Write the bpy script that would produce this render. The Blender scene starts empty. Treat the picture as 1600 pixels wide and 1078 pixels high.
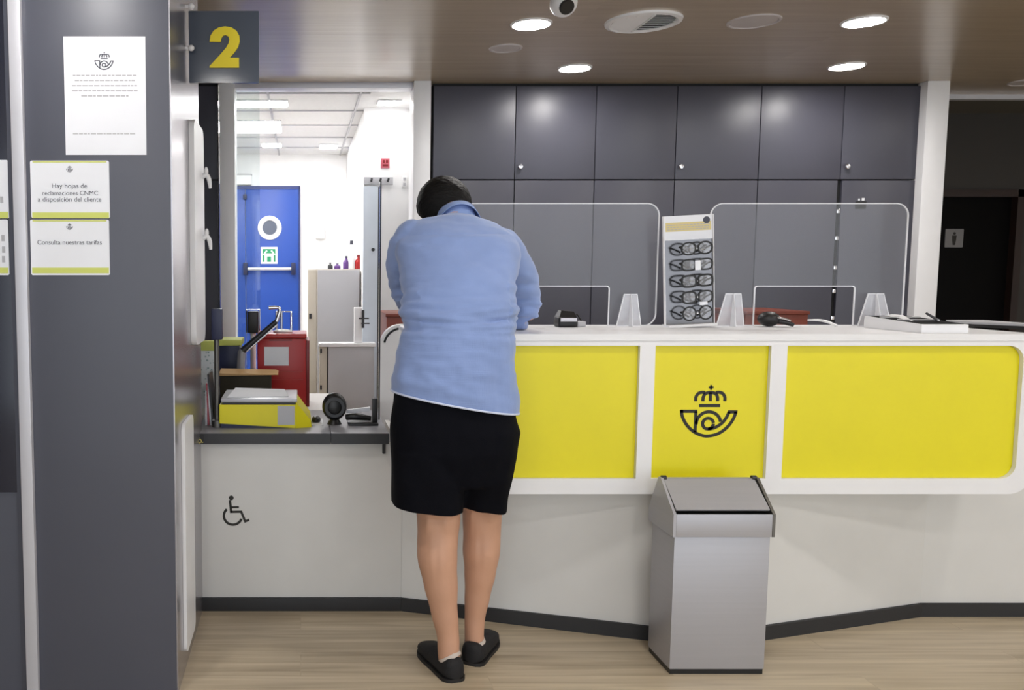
import bpy, bmesh, math, random
from mathutils import Vector, Matrix, Quaternion, noise
from mathutils.geometry import tessellate_polygon
random.seed(7)
SC = bpy.context.scene
COL = SC.collection
PI = math.pi

# ------------------------------------------------------------------ camera
F_PX, PPX, PPY, CAM_H = 1328.0, 470.0, 539.0, 1.40
TH = math.radians(4.9)
CT, ST = math.cos(TH), math.sin(TH)

def ray(px, py):
    u = (px - PPX) / F_PX
    v = (PPY - py) / F_PX
    return Vector((u, CT + v * ST, -ST + v * CT))

def at(px, py, Y):                      # point of the place at depth Y seen at (px, py)
    d = ray(px, py)
    t = Y / d.y
    return Vector((d.x * t, Y, CAM_H + d.z * t))

def on_z(px, py, z):                    # point of the place at height z seen at (px, py)
    d = ray(px, py)
    t = (z - CAM_H) / d.z
    return Vector((d.x * t, d.y * t, z))

cam_data = bpy.data.cameras.new('camera')
cam = bpy.data.objects.new('camera', cam_data)
COL.objects.link(cam)
cam.location = (0, 0, CAM_H)
cam.rotation_euler = (PI / 2 - TH, 0, 0)
cam_data.sensor_width = 36
cam_data.sensor_fit = 'HORIZONTAL'
cam_data.lens = F_PX / 1600 * 36
cam_data.shift_x = (800 - PPX) / 1600
cam_data.clip_start = 0.05
SC.camera = cam

# ------------------------------------------------------------------ materials
def lin(c):
    out = []
    for v in c[:3]:
        v = v / 255
        out.append(v / 12.92 if v <= 0.04045 else ((v + 0.055) / 1.055) ** 2.4)
    return (*out, 1)

def mat(name, c, rough=0.5, metal=0.0, spec=0.5, coat=0.0, var=0.0, vscale=(8, 8, 8), bump=0.0, bscale=(60, 60, 60), coat_rough=0.1):
    m = bpy.data.materials.new(name)
    m.use_nodes = True
    nt = m.node_tree
    b = nt.nodes['Principled BSDF']
    b.inputs['Base Color'].default_value = lin(c)
    b.inputs['Roughness'].default_value = rough
    b.inputs['Metallic'].default_value = metal
    b.inputs['Specular IOR Level'].default_value = spec
    b.inputs['Coat Weight'].default_value = coat
    b.inputs['Coat Roughness'].default_value = coat_rough
    tc = nt.nodes.new('ShaderNodeTexCoord')
    def noise_tex(scale, detail=4):
        mp = nt.nodes.new('ShaderNodeMapping')
        mp.inputs['Scale'].default_value = scale
        nt.links.new(tc.outputs['Object'], mp.inputs['Vector'])
        n = nt.nodes.new('ShaderNodeTexNoise')
        n.inputs['Scale'].default_value = 1
        n.inputs['Detail'].default_value = detail
        nt.links.new(mp.outputs['Vector'], n.inputs['Vector'])
        return n
    # every material carries at least a trace of procedural variation
    v = var if var else 0.04
    n = noise_tex(vscale)
    mx = nt.nodes.new('ShaderNodeMix')
    mx.data_type = 'RGBA'
    lo = [max(0, x * (1 - v)) for x in lin(c)[:3]] + [1]
    hi = [min(1, x * (1 + v)) for x in lin(c)[:3]] + [1]
    mx.inputs['A'].default_value = lo
    mx.inputs['B'].default_value = hi
    nt.links.new(n.outputs['Fac'], mx.inputs['Factor'])
    nt.links.new(mx.outputs['Result'], b.inputs['Base Color'])
    if bump:
        n2 = noise_tex(bscale, 6)
        bp = nt.nodes.new('ShaderNodeBump')
        bp.inputs['Strength'].default_value = bump
        bp.inputs['Distance'].default_value = 0.01
        nt.links.new(n2.outputs['Fac'], bp.inputs['Height'])
        nt.links.new(bp.outputs['Normal'], b.inputs['Normal'])
    return m

def emit(name, c, s):
    m = bpy.data.materials.new(name)
    m.use_nodes = True
    b = m.node_tree.nodes['Principled BSDF']
    b.inputs['Base Color'].default_value = (1, 1, 1, 1)
    b.inputs['Emission Color'].default_value = lin(c)
    b.inputs['Emission Strength'].default_value = s
    return m

def wood(name, dark, light, rough, plank_w, plank_l, grain=1.0, coat=0.0, seam=0.25):
    """wood boards running along X"""
    m = bpy.data.materials.new(name)
    m.use_nodes = True
    nt = m.node_tree
    L = nt.links.new
    b = nt.nodes['Principled BSDF']
    b.inputs['Roughness'].default_value = rough
    b.inputs['Coat Weight'].default_value = coat
    b.inputs['Coat Roughness'].default_value = 0.2
    tc = nt.nodes.new('ShaderNodeTexCoord')
    br = nt.nodes.new('ShaderNodeTexBrick')
    br.inputs['Scale'].default_value = 1
    br.inputs['Brick Width'].default_value = plank_l
    br.inputs['Row Height'].default_value = plank_w
    br.inputs['Mortar Size'].default_value = 0.0012
    br.inputs['Color1'].default_value = (0.35, 0.35, 0.35, 1)
    br.inputs['Color2'].default_value = (0.75, 0.75, 0.75, 1)
    br.inputs['Mortar'].default_value = (0.5 - seam, 0.5 - seam, 0.5 - seam, 1)
    L(tc.outputs['Object'], br.inputs['Vector'])
    mp = nt.nodes.new('ShaderNodeMapping')
    mp.inputs['Scale'].default_value = (1.3, 26, 26)
    L(tc.outputs['Object'], mp.inputs['Vector'])
    # shift the grain from board to board
    add = nt.nodes.new('ShaderNodeVectorMath')
    add.operation = 'ADD'
    sc = nt.nodes.new('ShaderNodeVectorMath')
    sc.operation = 'SCALE'
    sc.inputs['Scale'].default_value = 9
    L(br.outputs['Color'], sc.inputs[0])
    L(mp.outputs['Vector'], add.inputs[0])
    L(sc.outputs['Vector'], add.inputs[1])
    n = nt.nodes.new('ShaderNodeTexNoise')
    n.inputs['Scale'].default_value = 1
    n.inputs['Detail'].default_value = 6
    n.inputs['Distortion'].default_value = 0.6
    L(add.outputs['Vector'], n.inputs['Vector'])
    mth = nt.nodes.new('ShaderNodeMix')
    mth.data_type = 'FLOAT'
    mth.inputs['Factor'].default_value = 0.28
    L(n.outputs['Fac'], mth.inputs['A'])
    L(br.outputs['Color'], mth.inputs['B'])
    cr = nt.nodes.new('ShaderNodeValToRGB')
    cr.color_ramp.elements[0].position = 0.5 - 0.18 / grain
    cr.color_ramp.elements[1].position = 0.5 + 0.18 / grain
    cr.color_ramp.elements[0].color = lin(dark)
    cr.color_ramp.elements[1].color = lin(light)
    L(mth.outputs['Result'], cr.inputs['Fac'])
    L(cr.outputs['Color'], b.inputs['Base Color'])
    return m

def clear(name, haze=0.06, tint=(255, 255, 255), haze_c=(225, 228, 235), rough=0.02, gloss=1.0):
    """thin clear sheet: fresnel reflection, clear transmission, slight surface haze"""
    m = bpy.data.materials.new(name)
    m.use_nodes = True
    nt = m.node_tree
    nt.nodes.clear()
    L = nt.links.new
    out = nt.nodes.new('ShaderNodeOutputMaterial')
    tr = nt.nodes.new('ShaderNodeBsdfTransparent')
    tr.inputs['Color'].default_value = lin(tint)
    gl = nt.nodes.new('ShaderNodeBsdfGlossy')
    gl.inputs['Roughness'].default_value = rough
    df = nt.nodes.new('ShaderNodeBsdfDiffuse')
    df.inputs['Color'].default_value = lin(haze_c)
    lw = nt.nodes.new('ShaderNodeLayerWeight')       # same from both faces of the sheet
    lw.inputs['Blend'].default_value = 0.5
    pw = nt.nodes.new('ShaderNodeMath')
    pw.operation = 'POWER'
    pw.inputs[1].default_value = 5
    L(lw.outputs['Facing'], pw.inputs[0])
    fr = nt.nodes.new('ShaderNodeMath')
    fr.operation = 'MULTIPLY_ADD'
    fr.inputs[1].default_value = 0.9
    fr.inputs[2].default_value = 0.035 * gloss
    L(pw.outputs[0], fr.inputs[0])
    nz = nt.nodes.new('ShaderNodeTexNoise')
    nz.inputs['Scale'].default_value = 3
    mr = nt.nodes.new('ShaderNodeMapRange')
    mr.inputs['To Min'].default_value = haze * 0.8
    mr.inputs['To Max'].default_value = haze * 1.2
    L(nz.outputs['Fac'], mr.inputs['Value'])
    m1 = nt.nodes.new('ShaderNodeMixShader')
    L(mr.outputs['Result'], m1.inputs['Fac'])
    L(tr.outputs[0], m1.inputs[1])
    L(df.outputs[0], m1.inputs[2])
    m2 = nt.nodes.new('ShaderNodeMixShader')
    L(fr.outputs[0], m2.inputs['Fac'])
    L(m1.outputs[0], m2.inputs[1])
    L(gl.outputs[0], m2.inputs[2])
    L(m2.outputs[0], out.inputs['Surface'])
    return m

M_ = dict(
    floor=wood('light oak boards', (150, 134, 110), (205, 190, 164), 0.32, 0.19, 1.3, 0.85),
    ceiling=wood('brown wood laminate ceiling', (158, 141, 118), (184, 168, 144), 0.36, 0.6, 2.6, 0.7, coat=0.6, seam=0.05),
    white=mat('white lacquer', (232, 232, 234), 0.35),
    warmwhite=mat('warm white laminate', (214, 213, 210), 0.45),
    wallwhite=mat('white wall paint', (238, 238, 238), 0.8),
    tile=mat('white ceiling tile', (226, 226, 226), 0.9, var=0.06, vscale=(40, 40, 40)),
    grey=mat('anthracite laminate', (80, 82, 93), 0.42, var=0.06, vscale=(3, 3, 3)),
    cab=mat('dark grey satin laminate', (66, 66, 77), 0.42, var=0.05, vscale=(2, 2, 2)),
    seam=mat('black gap', (14, 14, 17), 0.7),
    steelside=mat('brushed pillar cladding', (176, 173, 178), 0.26, metal=0.85, var=0.08, vscale=(1, 1, 60)),
    alu=mat('pale anodised aluminium', (205, 205, 212), 0.4, metal=0.25),
    navyglass=mat('dark navy glazing', (28, 29, 44), 0.12, spec=0.6),
    yellow=mat('yellow panel', (226, 214, 14), 0.38),
    black=mat('black plastic', (16, 16, 18), 0.4),
    rubber=mat('matt black skirting', (38, 38, 40), 0.6),
    ink=mat('black vinyl', (20, 18, 12), 0.5),
    printgrey=mat('grey print', (178, 178, 183), 0.8),
    printdark=mat('dark grey print', (78, 80, 92), 0.8),
    paper=mat('white paper', (232, 234, 240), 0.7),
    lime=mat('yellow green print', (205, 212, 110), 0.6),
    steel=mat('brushed stainless steel', (176, 176, 182), 0.42, metal=0.45, var=0.05, vscale=(2, 2, 120)),
    steeldark=mat('dark steel', (110, 108, 104), 0.4, metal=0.75),  # darker steel of the bin's right end plate and the scale column
    chrome=mat('chrome', (225, 225, 230), 0.15, metal=1.0),
    deskgrey=mat('grey worktop laminate', (140, 140, 146), 0.35, var=0.06),
    deskedge=mat('black worktop edge', (40, 41, 45), 0.4),
    signglass=mat('slate glass sign', (56, 64, 78), 0.12, spec=0.6),
    signyellow=mat('yellow numeral', (236, 214, 30), 0.45),
    shirt=None, shorts=mat('navy black cotton', (9, 10, 17), 0.9, spec=0.12, bump=0.25, bscale=(300, 300, 300)),
    skin=mat('skin', (198, 152, 125), 0.5, var=0.08, vscale=(14, 14, 14)),
    hair=mat('black hair', (9, 8, 9), 0.55, spec=0.25, bump=0.5, bscale=(40, 300, 300)),
    shoe=mat('black suede', (18, 17, 20), 0.75, bump=0.2, bscale=(200, 200, 200)),
    sole=mat('black rubber sole', (24, 23, 24), 0.6),
    sock=mat('pale liner sock', (196, 184, 174), 0.8),
    blue=mat('blue fire door paint', (24, 70, 160), 0.4),
    bluedark=mat('dark blue door frame', (36, 52, 110), 0.45),
    green=mat('exit sign green', (20, 140, 90), 0.5),
    redbox=mat('red plastic', (176, 34, 34), 0.35),
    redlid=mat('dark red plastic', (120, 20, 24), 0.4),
    pink=mat('dull pink sign', (196, 96, 110), 0.5),
    beige=mat('beige steel cabinet', (196, 188, 174), 0.5),
    cabgrey=mat('pale grey steel cabinet', (180, 180, 184), 0.45),
    locker=mat('pale blue grey locker', (196, 204, 214), 0.4),
    card=mat('kraft card', (196, 160, 112), 0.8),
    carddark=mat('dark olive card', (50, 46, 34), 0.8),
    brown=mat('reddish brown wood', (112, 44, 24), 0.45, var=0.2, vscale=(2, 30, 30)),
    navy=mat('navy plastic', (20, 28, 66), 0.4),
    purple=mat('purple plastic', (96, 60, 130), 0.4),
    dwall=mat('brown wall in unlit tone', (52, 48, 44), 0.7),  # the corridor's lack of light is put into this wall colour
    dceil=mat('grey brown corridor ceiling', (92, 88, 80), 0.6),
    ddoor=mat('dark brown door in unlit tone', (6, 5, 5), 0.6, spec=0.1),  # brown door, darkened further in its colour for the unlit corridor
    dframe=mat('dark red brown door frame', (40, 25, 20), 0.5),
    wcplate=mat('grey sign plate', (120, 118, 118), 0.4),
    gold=mat('gold print', (214, 198, 140), 0.6),
    mirror=mat('scuffed display mirror', (112, 110, 112), 0.15, metal=1.0),
    lamp=emit('lit lamp lens', (255, 251, 247), 80),
    officelamp=emit('lit office lamp', (255, 253, 252), 22),
    unlit=mat('matt white grille', (190, 184, 184), 0.6),
    acrylic=clear('clear acrylic', 0.045, gloss=0.35),
    acrylfoot=clear('frosted acrylic foot', 0.34, haze_c=(235, 235, 240)),
    aedge=clear('bright acrylic edge', 0.72, haze_c=(245, 246, 250)),
    glass=clear('office window glass', 0.02, tint=(246, 250, 250)),
    lens=clear('spectacle lens', 0.10, gloss=1.2),
)

def shirt_mat():
    m = mat('light blue woven cotton', (132, 154, 203), 0.85, var=0.12, vscale=(9, 9, 9))
    nt = m.node_tree
    L = nt.links.new
    b = nt.nodes['Principled BSDF']
    b.inputs['Sheen Weight'].default_value = 0.3
    tc = nt.nodes['Texture Coordinate']
    hs = []
    for sc in ((900, 900, 40), (40, 40, 900)):
        mp = nt.nodes.new('ShaderNodeMapping')
        mp.inputs['Scale'].default_value = sc
        L(tc.outputs['Object'], mp.inputs['Vector'])
        n = nt.nodes.new('ShaderNodeTexNoise')
        n.inputs['Scale'].default_value = 0.4
        L(mp.outputs['Vector'], n.inputs['Vector'])
        hs.append(n)
    ad = nt.nodes.new('ShaderNodeMath')
    L(hs[0].outputs['Fac'], ad.inputs[0])
    L(hs[1].outputs['Fac'], ad.inputs[1])
    bp = nt.nodes.new('ShaderNodeBump')
    bp.inputs['Strength'].default_value = 0.15
    bp.inputs['Distance'].default_value = 0.004
    L(ad.outputs[0], bp.inputs['Height'])
    L(bp.outputs['Normal'], b.inputs['Normal'])
    return m
M_['shirt'] = shirt_mat()

# ------------------------------------------------------------------ geometry collector
class G:
    def __init__(self):
        self.bm = bmesh.new()

    def merge(self, bm):
        me = bpy.data.meshes.new('tmp')
        bm.to_mesh(me)
        bm.free()
        self.bm.from_mesh(me)
        bpy.data.meshes.remove(me)
        return self

    def add(self, verts, faces):
        vs = [self.bm.verts.new(v) for v in verts]
        for f in faces:
            try:
                self.bm.faces.new([vs[i] for i in f])
            except ValueError:
                pass
        return self

    def box(self, x0, x1, y0, y1, z0, z1, bev=0.0, seg=2):
        bm = bmesh.new()
        bmesh.ops.create_cube(bm, size=1)
        for v in bm.verts:
            v.co = Vector(((x0 + x1) / 2 + v.co.x * (x1 - x0), (y0 + y1) / 2 + v.co.y * (y1 - y0), (z0 + z1) / 2 + v.co.z * (z1 - z0)))
        if bev:
            bmesh.ops.bevel(bm, geom=list(bm.edges), offset=bev, segments=seg, affect='EDGES', profile=0.6)
        return self.merge(bm)

    def hexa(self, p):                  # eight corners: bottom ring of four, then top ring of four
        return self.add(p, [(0, 3, 2, 1), (4, 5, 6, 7), (0, 1, 5, 4), (1, 2, 6, 5), (2, 3, 7, 6), (3, 0, 4, 7)])

    def cyl(self, p0, p1, r, r2=None, n=24):
        p0, p1 = Vector(p0), Vector(p1)
        d = p1 - p0
        bm = bmesh.new()
        bmesh.ops.create_cone(bm, cap_ends=True, segments=n, radius1=r, radius2=r if r2 is None else r2, depth=d.length)
        q = d.to_track_quat('Z', 'Y').to_matrix().to_4x4()
        bm.transform(Matrix.Translation((p0 + p1) / 2) @ q)
        return self.merge(bm)

    def ell(self, c, r, rot=None, u=24, v=16):
        bm = bmesh.new()
        bmesh.ops.create_uvsphere(bm, u_segments=u, v_segments=v, radius=1)
        if isinstance(r, (int, float)):
            r = (r, r, r)
        m = Matrix.Diagonal((*r, 1))
        if rot is not None:
            m = rot.to_4x4() @ m
        bm.transform(Matrix.Translation(c) @ m)
        return self.merge(bm)

    def loft(self, rings, cap=True):
        n = len(rings[0])
        vs, fs = [], []
        for r in rings:
            vs += r
        for i in range(len(rings) - 1):
            for j in range(n):
                k = (j + 1) % n
                fs.append((i * n + j, i * n + k, (i + 1) * n + k, (i + 1) * n + j))
        if cap:
            fs.append(tuple(range(n - 1, -1, -1)))
            fs.append(tuple((len(rings) - 1) * n + j for j in range(n)))
        return self.add(vs, fs)

    def tube(self, pts, r, n=10, smooth=0, sx=1.0):
        pts = [Vector(p) for p in pts]
        rad = list(r) if isinstance(r, (list, tuple)) else [r] * len(pts)
        if smooth:
            P, R = [], []
            m = len(pts)
            for i in range(m - 1):
                a, b, c, d = pts[max(i - 1, 0)], pts[i], pts[i + 1], pts[min(i + 2, m - 1)]
                for s in range(smooth):
                    t = s / smooth
                    P.append(0.5 * ((2 * b) + (c - a) * t + (2 * a - 5 * b + 4 * c - d) * t * t + (3 * b - a - 3 * c + d) * t ** 3))
                    tt = t * t * (3 - 2 * t)
                    R.append(rad[i] * (1 - tt) + rad[i + 1] * tt)
            P.append(pts[-1])
            R.append(rad[-1])
            pts, rad = P, R
        tan = []
        for i in range(len(pts)):
            a, b = pts[max(i - 1, 0)], pts[min(i + 1, len(pts) - 1)]
            tan.append((b - a).normalized())
        ref = Vector((0, 0, 1)) if abs(tan[0].z) < 0.9 else Vector((1, 0, 0))
        u = tan[0].cross(ref).normalized()
        rings = []
        for p, t, q in zip(pts, tan, rad):
            u = (u - t * u.dot(t)).normalized()
            w = t.cross(u)
            rings.append([p + (u * math.cos(2 * PI * j / n) * sx + w * math.sin(2 * PI * j / n)) * q for j in range(n)])
        return self.loft(rings)

    def ext(self, loops, f, d):
        """flat outline (first loop) with holes (other loops), mapped by f(u, v, w) and given the thickness d"""
        loops = [[Vector((p[0], p[1], 0)) for p in l] for l in loops]
        flat = [p for l in loops for p in l]
        tris = tessellate_polygon(loops)
        N = len(flat)
        vs = [f(p.x, p.y, 0) for p in flat] + [f(p.x, p.y, d) for p in flat]
        fs = [tuple(t) for t in tris] + [tuple(N + i for i in reversed(t)) for t in tris]
        o = 0
        for l in loops:
            n = len(l)
            for j in range(n):
                k = (j + 1) % n
                fs.append((o + j, o + k, N + o + k, N + o + j))
            o += n
        return self.add(vs, fs)

    def stroke(self, pts, w, f, d, closed=False):
        """a flat line of width w with its own thickness d"""
        pts = [Vector((p[0], p[1])) for p in pts]
        n = len(pts)
        L, R = [], []
        for i in range(n):
            if closed:
                a, b, c = pts[i - 1], pts[i], pts[(i + 1) % n]
            else:
                a, b, c = pts[max(i - 1, 0)], pts[i], pts[min(i + 1, n - 1)]
            t1 = (b - a).normalized() if (b - a).length > 1e-9 else (c - b).normalized()
            t2 = (c - b).normalized() if (c - b).length > 1e-9 else t1
            n1 = Vector((-t1.y, t1.x))
            n2 = Vector((-t2.y, t2.x))
            m = (n1 + n2).normalized()
            k = w / 2 / max(0.45, m.dot(n1))
            L.append(b + m * k)
            R.append(b - m * k)
        vs, fs = [], []
        for l, r in zip(L, R):
            vs += [f(l.x, l.y, 0), f(r.x, r.y, 0), f(r.x, r.y, d), f(l.x, l.y, d)]
        for i in range(n if closed else n - 1):
            a, b = 4 * i, 4 * ((i + 1) % n)
            for j in range(4):
                k = (j + 1) % 4
                fs.append((a + j, a + k, b + k, b + j))
        if not closed:
            fs += [(0, 1, 2, 3), (4 * n - 1, 4 * n - 2, 4 * n - 3, 4 * n - 4)]
        return self.add(vs, fs)

    def lathe(self, prof, c, axis=(0, 0, 1), n=32, arc=None):
        q = Vector(axis).to_track_quat('Z', 'Y').to_matrix()
        c = Vector(c)
        rings = [[c + q @ Vector((r * math.cos(2 * PI * j / n), r * math.sin(2 * PI * j / n), h)) for j in range(n)] for r, h in prof]
        ring_shape = prof[0][0] > 0.002 and prof[-1][0] > 0.002
        if ring_shape:
            rings.append([v.copy() for v in rings[0]])
        return self.loft(rings, cap=not ring_shape)

def rrect(x0, x1, y0, y1, r, n=8, corners=(1, 1, 1, 1)):
    """rounded rectangle, corners in the order bottom-right, top-right, top-left, bottom-left"""
    out = []
    cs = [(x1 - r, y0 + r, -PI / 2, (x1, y0)), (x1 - r, y1 - r, 0, (x1, y1)), (x0 + r, y1 - r, PI / 2, (x0, y1)), (x0 + r, y0 + r, PI, (x0, y0))]
    for k, (cx, cy, a, p) in enumerate(cs):
        if corners[k] and r > 0:
            out += [(cx + r * math.cos(a + PI / 2 * i / n), cy + r * math.sin(a + PI / 2 * i / n)) for i in range(n + 1)]
        else:
            out.append(p)
    return out

def fXZ(Y):                              # picture-plane drawing standing upright at depth Y, thickness towards the room
    return lambda u, v, w: Vector((u, Y - w, v))

WORLD = {}
def finish(name, g, m, parent=None, smooth=40, local=False):
    bmesh.ops.recalc_face_normals(g.bm, faces=list(g.bm.faces))
    if parent is not None and not local:
        g.bm.transform(WORLD[parent.name].inverted())
    me = bpy.data.meshes.new(name)
    g.bm.to_mesh(me)
    g.bm.free()
    for p in me.polygons:
        p.use_smooth = True
    me.set_sharp_from_angle(angle=math.radians(smooth))
    me.materials.append(m)
    o = bpy.data.objects.new(name, me)
    COL.objects.link(o)
    if parent is not None:
        o.parent = parent
        WORLD[o.name] = WORLD[parent.name]
    else:
        WORLD[o.name] = Matrix.Identity(4)
    return o

def tag(o, label, cat, group=None, kind=None):
    o['label'] = label
    o['category'] = cat
    if group:
        o['group'] = group
    if kind:
        o['kind'] = kind
    return o

def thing(name, label, cat, loc=(0, 0, 0), rot=(0, 0, 0), group=None):
    o = bpy.data.objects.new(name, None)
    o.empty_display_size = 0.1
    COL.objects.link(o)
    o.location = loc
    o.rotation_euler = rot
    from mathutils import Euler
    WORLD[o.name] = Matrix.Translation(loc) @ Euler(rot).to_matrix().to_4x4()
    return tag(o, label, cat, group)

def dup(root, loc, label, rot=None):
    """copy a thing with its parts and sub-parts"""
    r = root.copy()
    COL.objects.link(r)
    r.location = loc
    if rot is not None:
        r.rotation_euler = rot
    r['label'] = label
    def rec(src, dst):
        for ch in list(src.children):
            c = ch.copy()
            COL.objects.link(c)
            c.parent = dst
            rec(ch, c)
    rec(root, r)
    return r

def struct(name, g, m, label=None, smooth=40):
    o = finish(name, g, m, smooth=smooth)
    o['kind'] = 'structure'
    if label:
        tag(o, label, label.split()[-1] if False else name.split('_')[0], kind='structure')
    return o

_txt = {}
def text_geo(body):
    """outline of a line of text, one unit wide and centred"""
    if body not in _txt:
        c = bpy.data.curves.new('t', 'FONT')
        c.body = body
        c.align_x = 'CENTER'
        c.resolution_u = 3
        o = bpy.data.objects.new('t', c)
        COL.objects.link(o)
        bpy.context.view_layer.update()
        dg = bpy.context.evaluated_depsgraph_get()
        me = bpy.data.meshes.new_from_object(o.evaluated_get(dg))
        vs = [(v.co.x, v.co.y) for v in me.vertices]
        fs = [tuple(p.vertices) for p in me.polygons]
        bpy.data.objects.remove(o)
        bpy.data.curves.remove(c)
        bpy.data.meshes.remove(me)
        x0, x1 = min(v[0] for v in vs), max(v[0] for v in vs)
        s = 1 / (x1 - x0)
        _txt[body] = ([((x - (x0 + x1) / 2) * s, y * s) for x, y in vs], fs)
    return _txt[body]

def put_text(g, body, cx, y, width, f, w):
    vs, fs = text_geo(body)
    g.add([f(cx + x * width, y + v * width, w) for x, v in vs], fs)

# emblem (post horn under a crown); drawn in a 1000-unit square
def arc(cx, cy, r, a0, a1, n=20, ry=None):
    ry = r if ry is None else ry
    return [(cx + r * math.cos(math.radians(a0 + (a1 - a0) * i / n)), cy + ry * math.sin(math.radians(a0 + (a1 - a0) * i / n))) for i in range(n + 1)]

def smooth2(pts, s=6):
    P = []
    m = len(pts)
    for i in range(m - 1):
        a, b, c, d = (Vector(pts[k]) for k in (max(i - 1, 0), i, i + 1, min(i + 2, m - 1)))
        for k in range(s):
            t = k / s
            P.append(0.5 * ((2 * b) + (c - a) * t + (2 * a - 5 * b + 4 * c - d) * t * t + (3 * b - a - 3 * c + d) * t ** 3))
    P.append(Vector(pts[-1]))
    return P

def emblem(g, cx, cy, s, f, d):
    """cx, cy: centre; s: metres per unit; the drawing's y axis points down"""
    def T(p):
        return [(cx + (q[0] - 577) * s, cy - (q[1] - 515) * s) for q in p]
    W = 49 * s
    low = smooth2([(150, 500), (160, 585), (208, 690), (285, 785), (378, 855), (480, 896), (570, 905), (690, 882), (795, 825), (885, 738), (950, 635), (985, 530)])
    g.stroke(T(low), W, f, d)
    g.stroke(T([(130, 520), (390, 520)]), W, f, d)
    g.stroke(T([(370, 520), (370, 845)]), W, f, d)
    g.stroke(T([(1008, 530), (862, 530)]), W, f, d)
    g.stroke(T(smooth2([(880, 530), (845, 610), (790, 690), (715, 750), (640, 785), (565, 795)])), W, f, d)
    g.stroke(T(arc(563, 712, 83, 0, 354, 28)), W, f, d)
    g.stroke(T([(p[0], p[1]) for p in arc(570, 715, 187, 178, 350, 28)]), W, f, d)
    g.stroke(T([(415, 432), (738, 432)]), W, f, d)
    g.stroke(T(smooth2([(360, 365), (362, 300), (398, 245), (450, 228), (500, 232)])), W, f, d)
    g.stroke(T(smooth2([(806, 365), (804, 300), (768, 245), (716, 228), (666, 232)])), W, f, d)
    g.stroke(T(smooth2([(470, 365), (476, 295), (512, 245), (583, 228), (654, 245), (690, 295), (696, 365)])), W, f, d)
    g.stroke(T([(583, 228), (583, 365)]), W, f, d)
    g.stroke(T([(588, 112), (588, 190)]), 30 * s, f, d)
    g.stroke(T([(550, 150), (626, 150)]), 30 * s, f, d)

CEIL = 2.55

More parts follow.
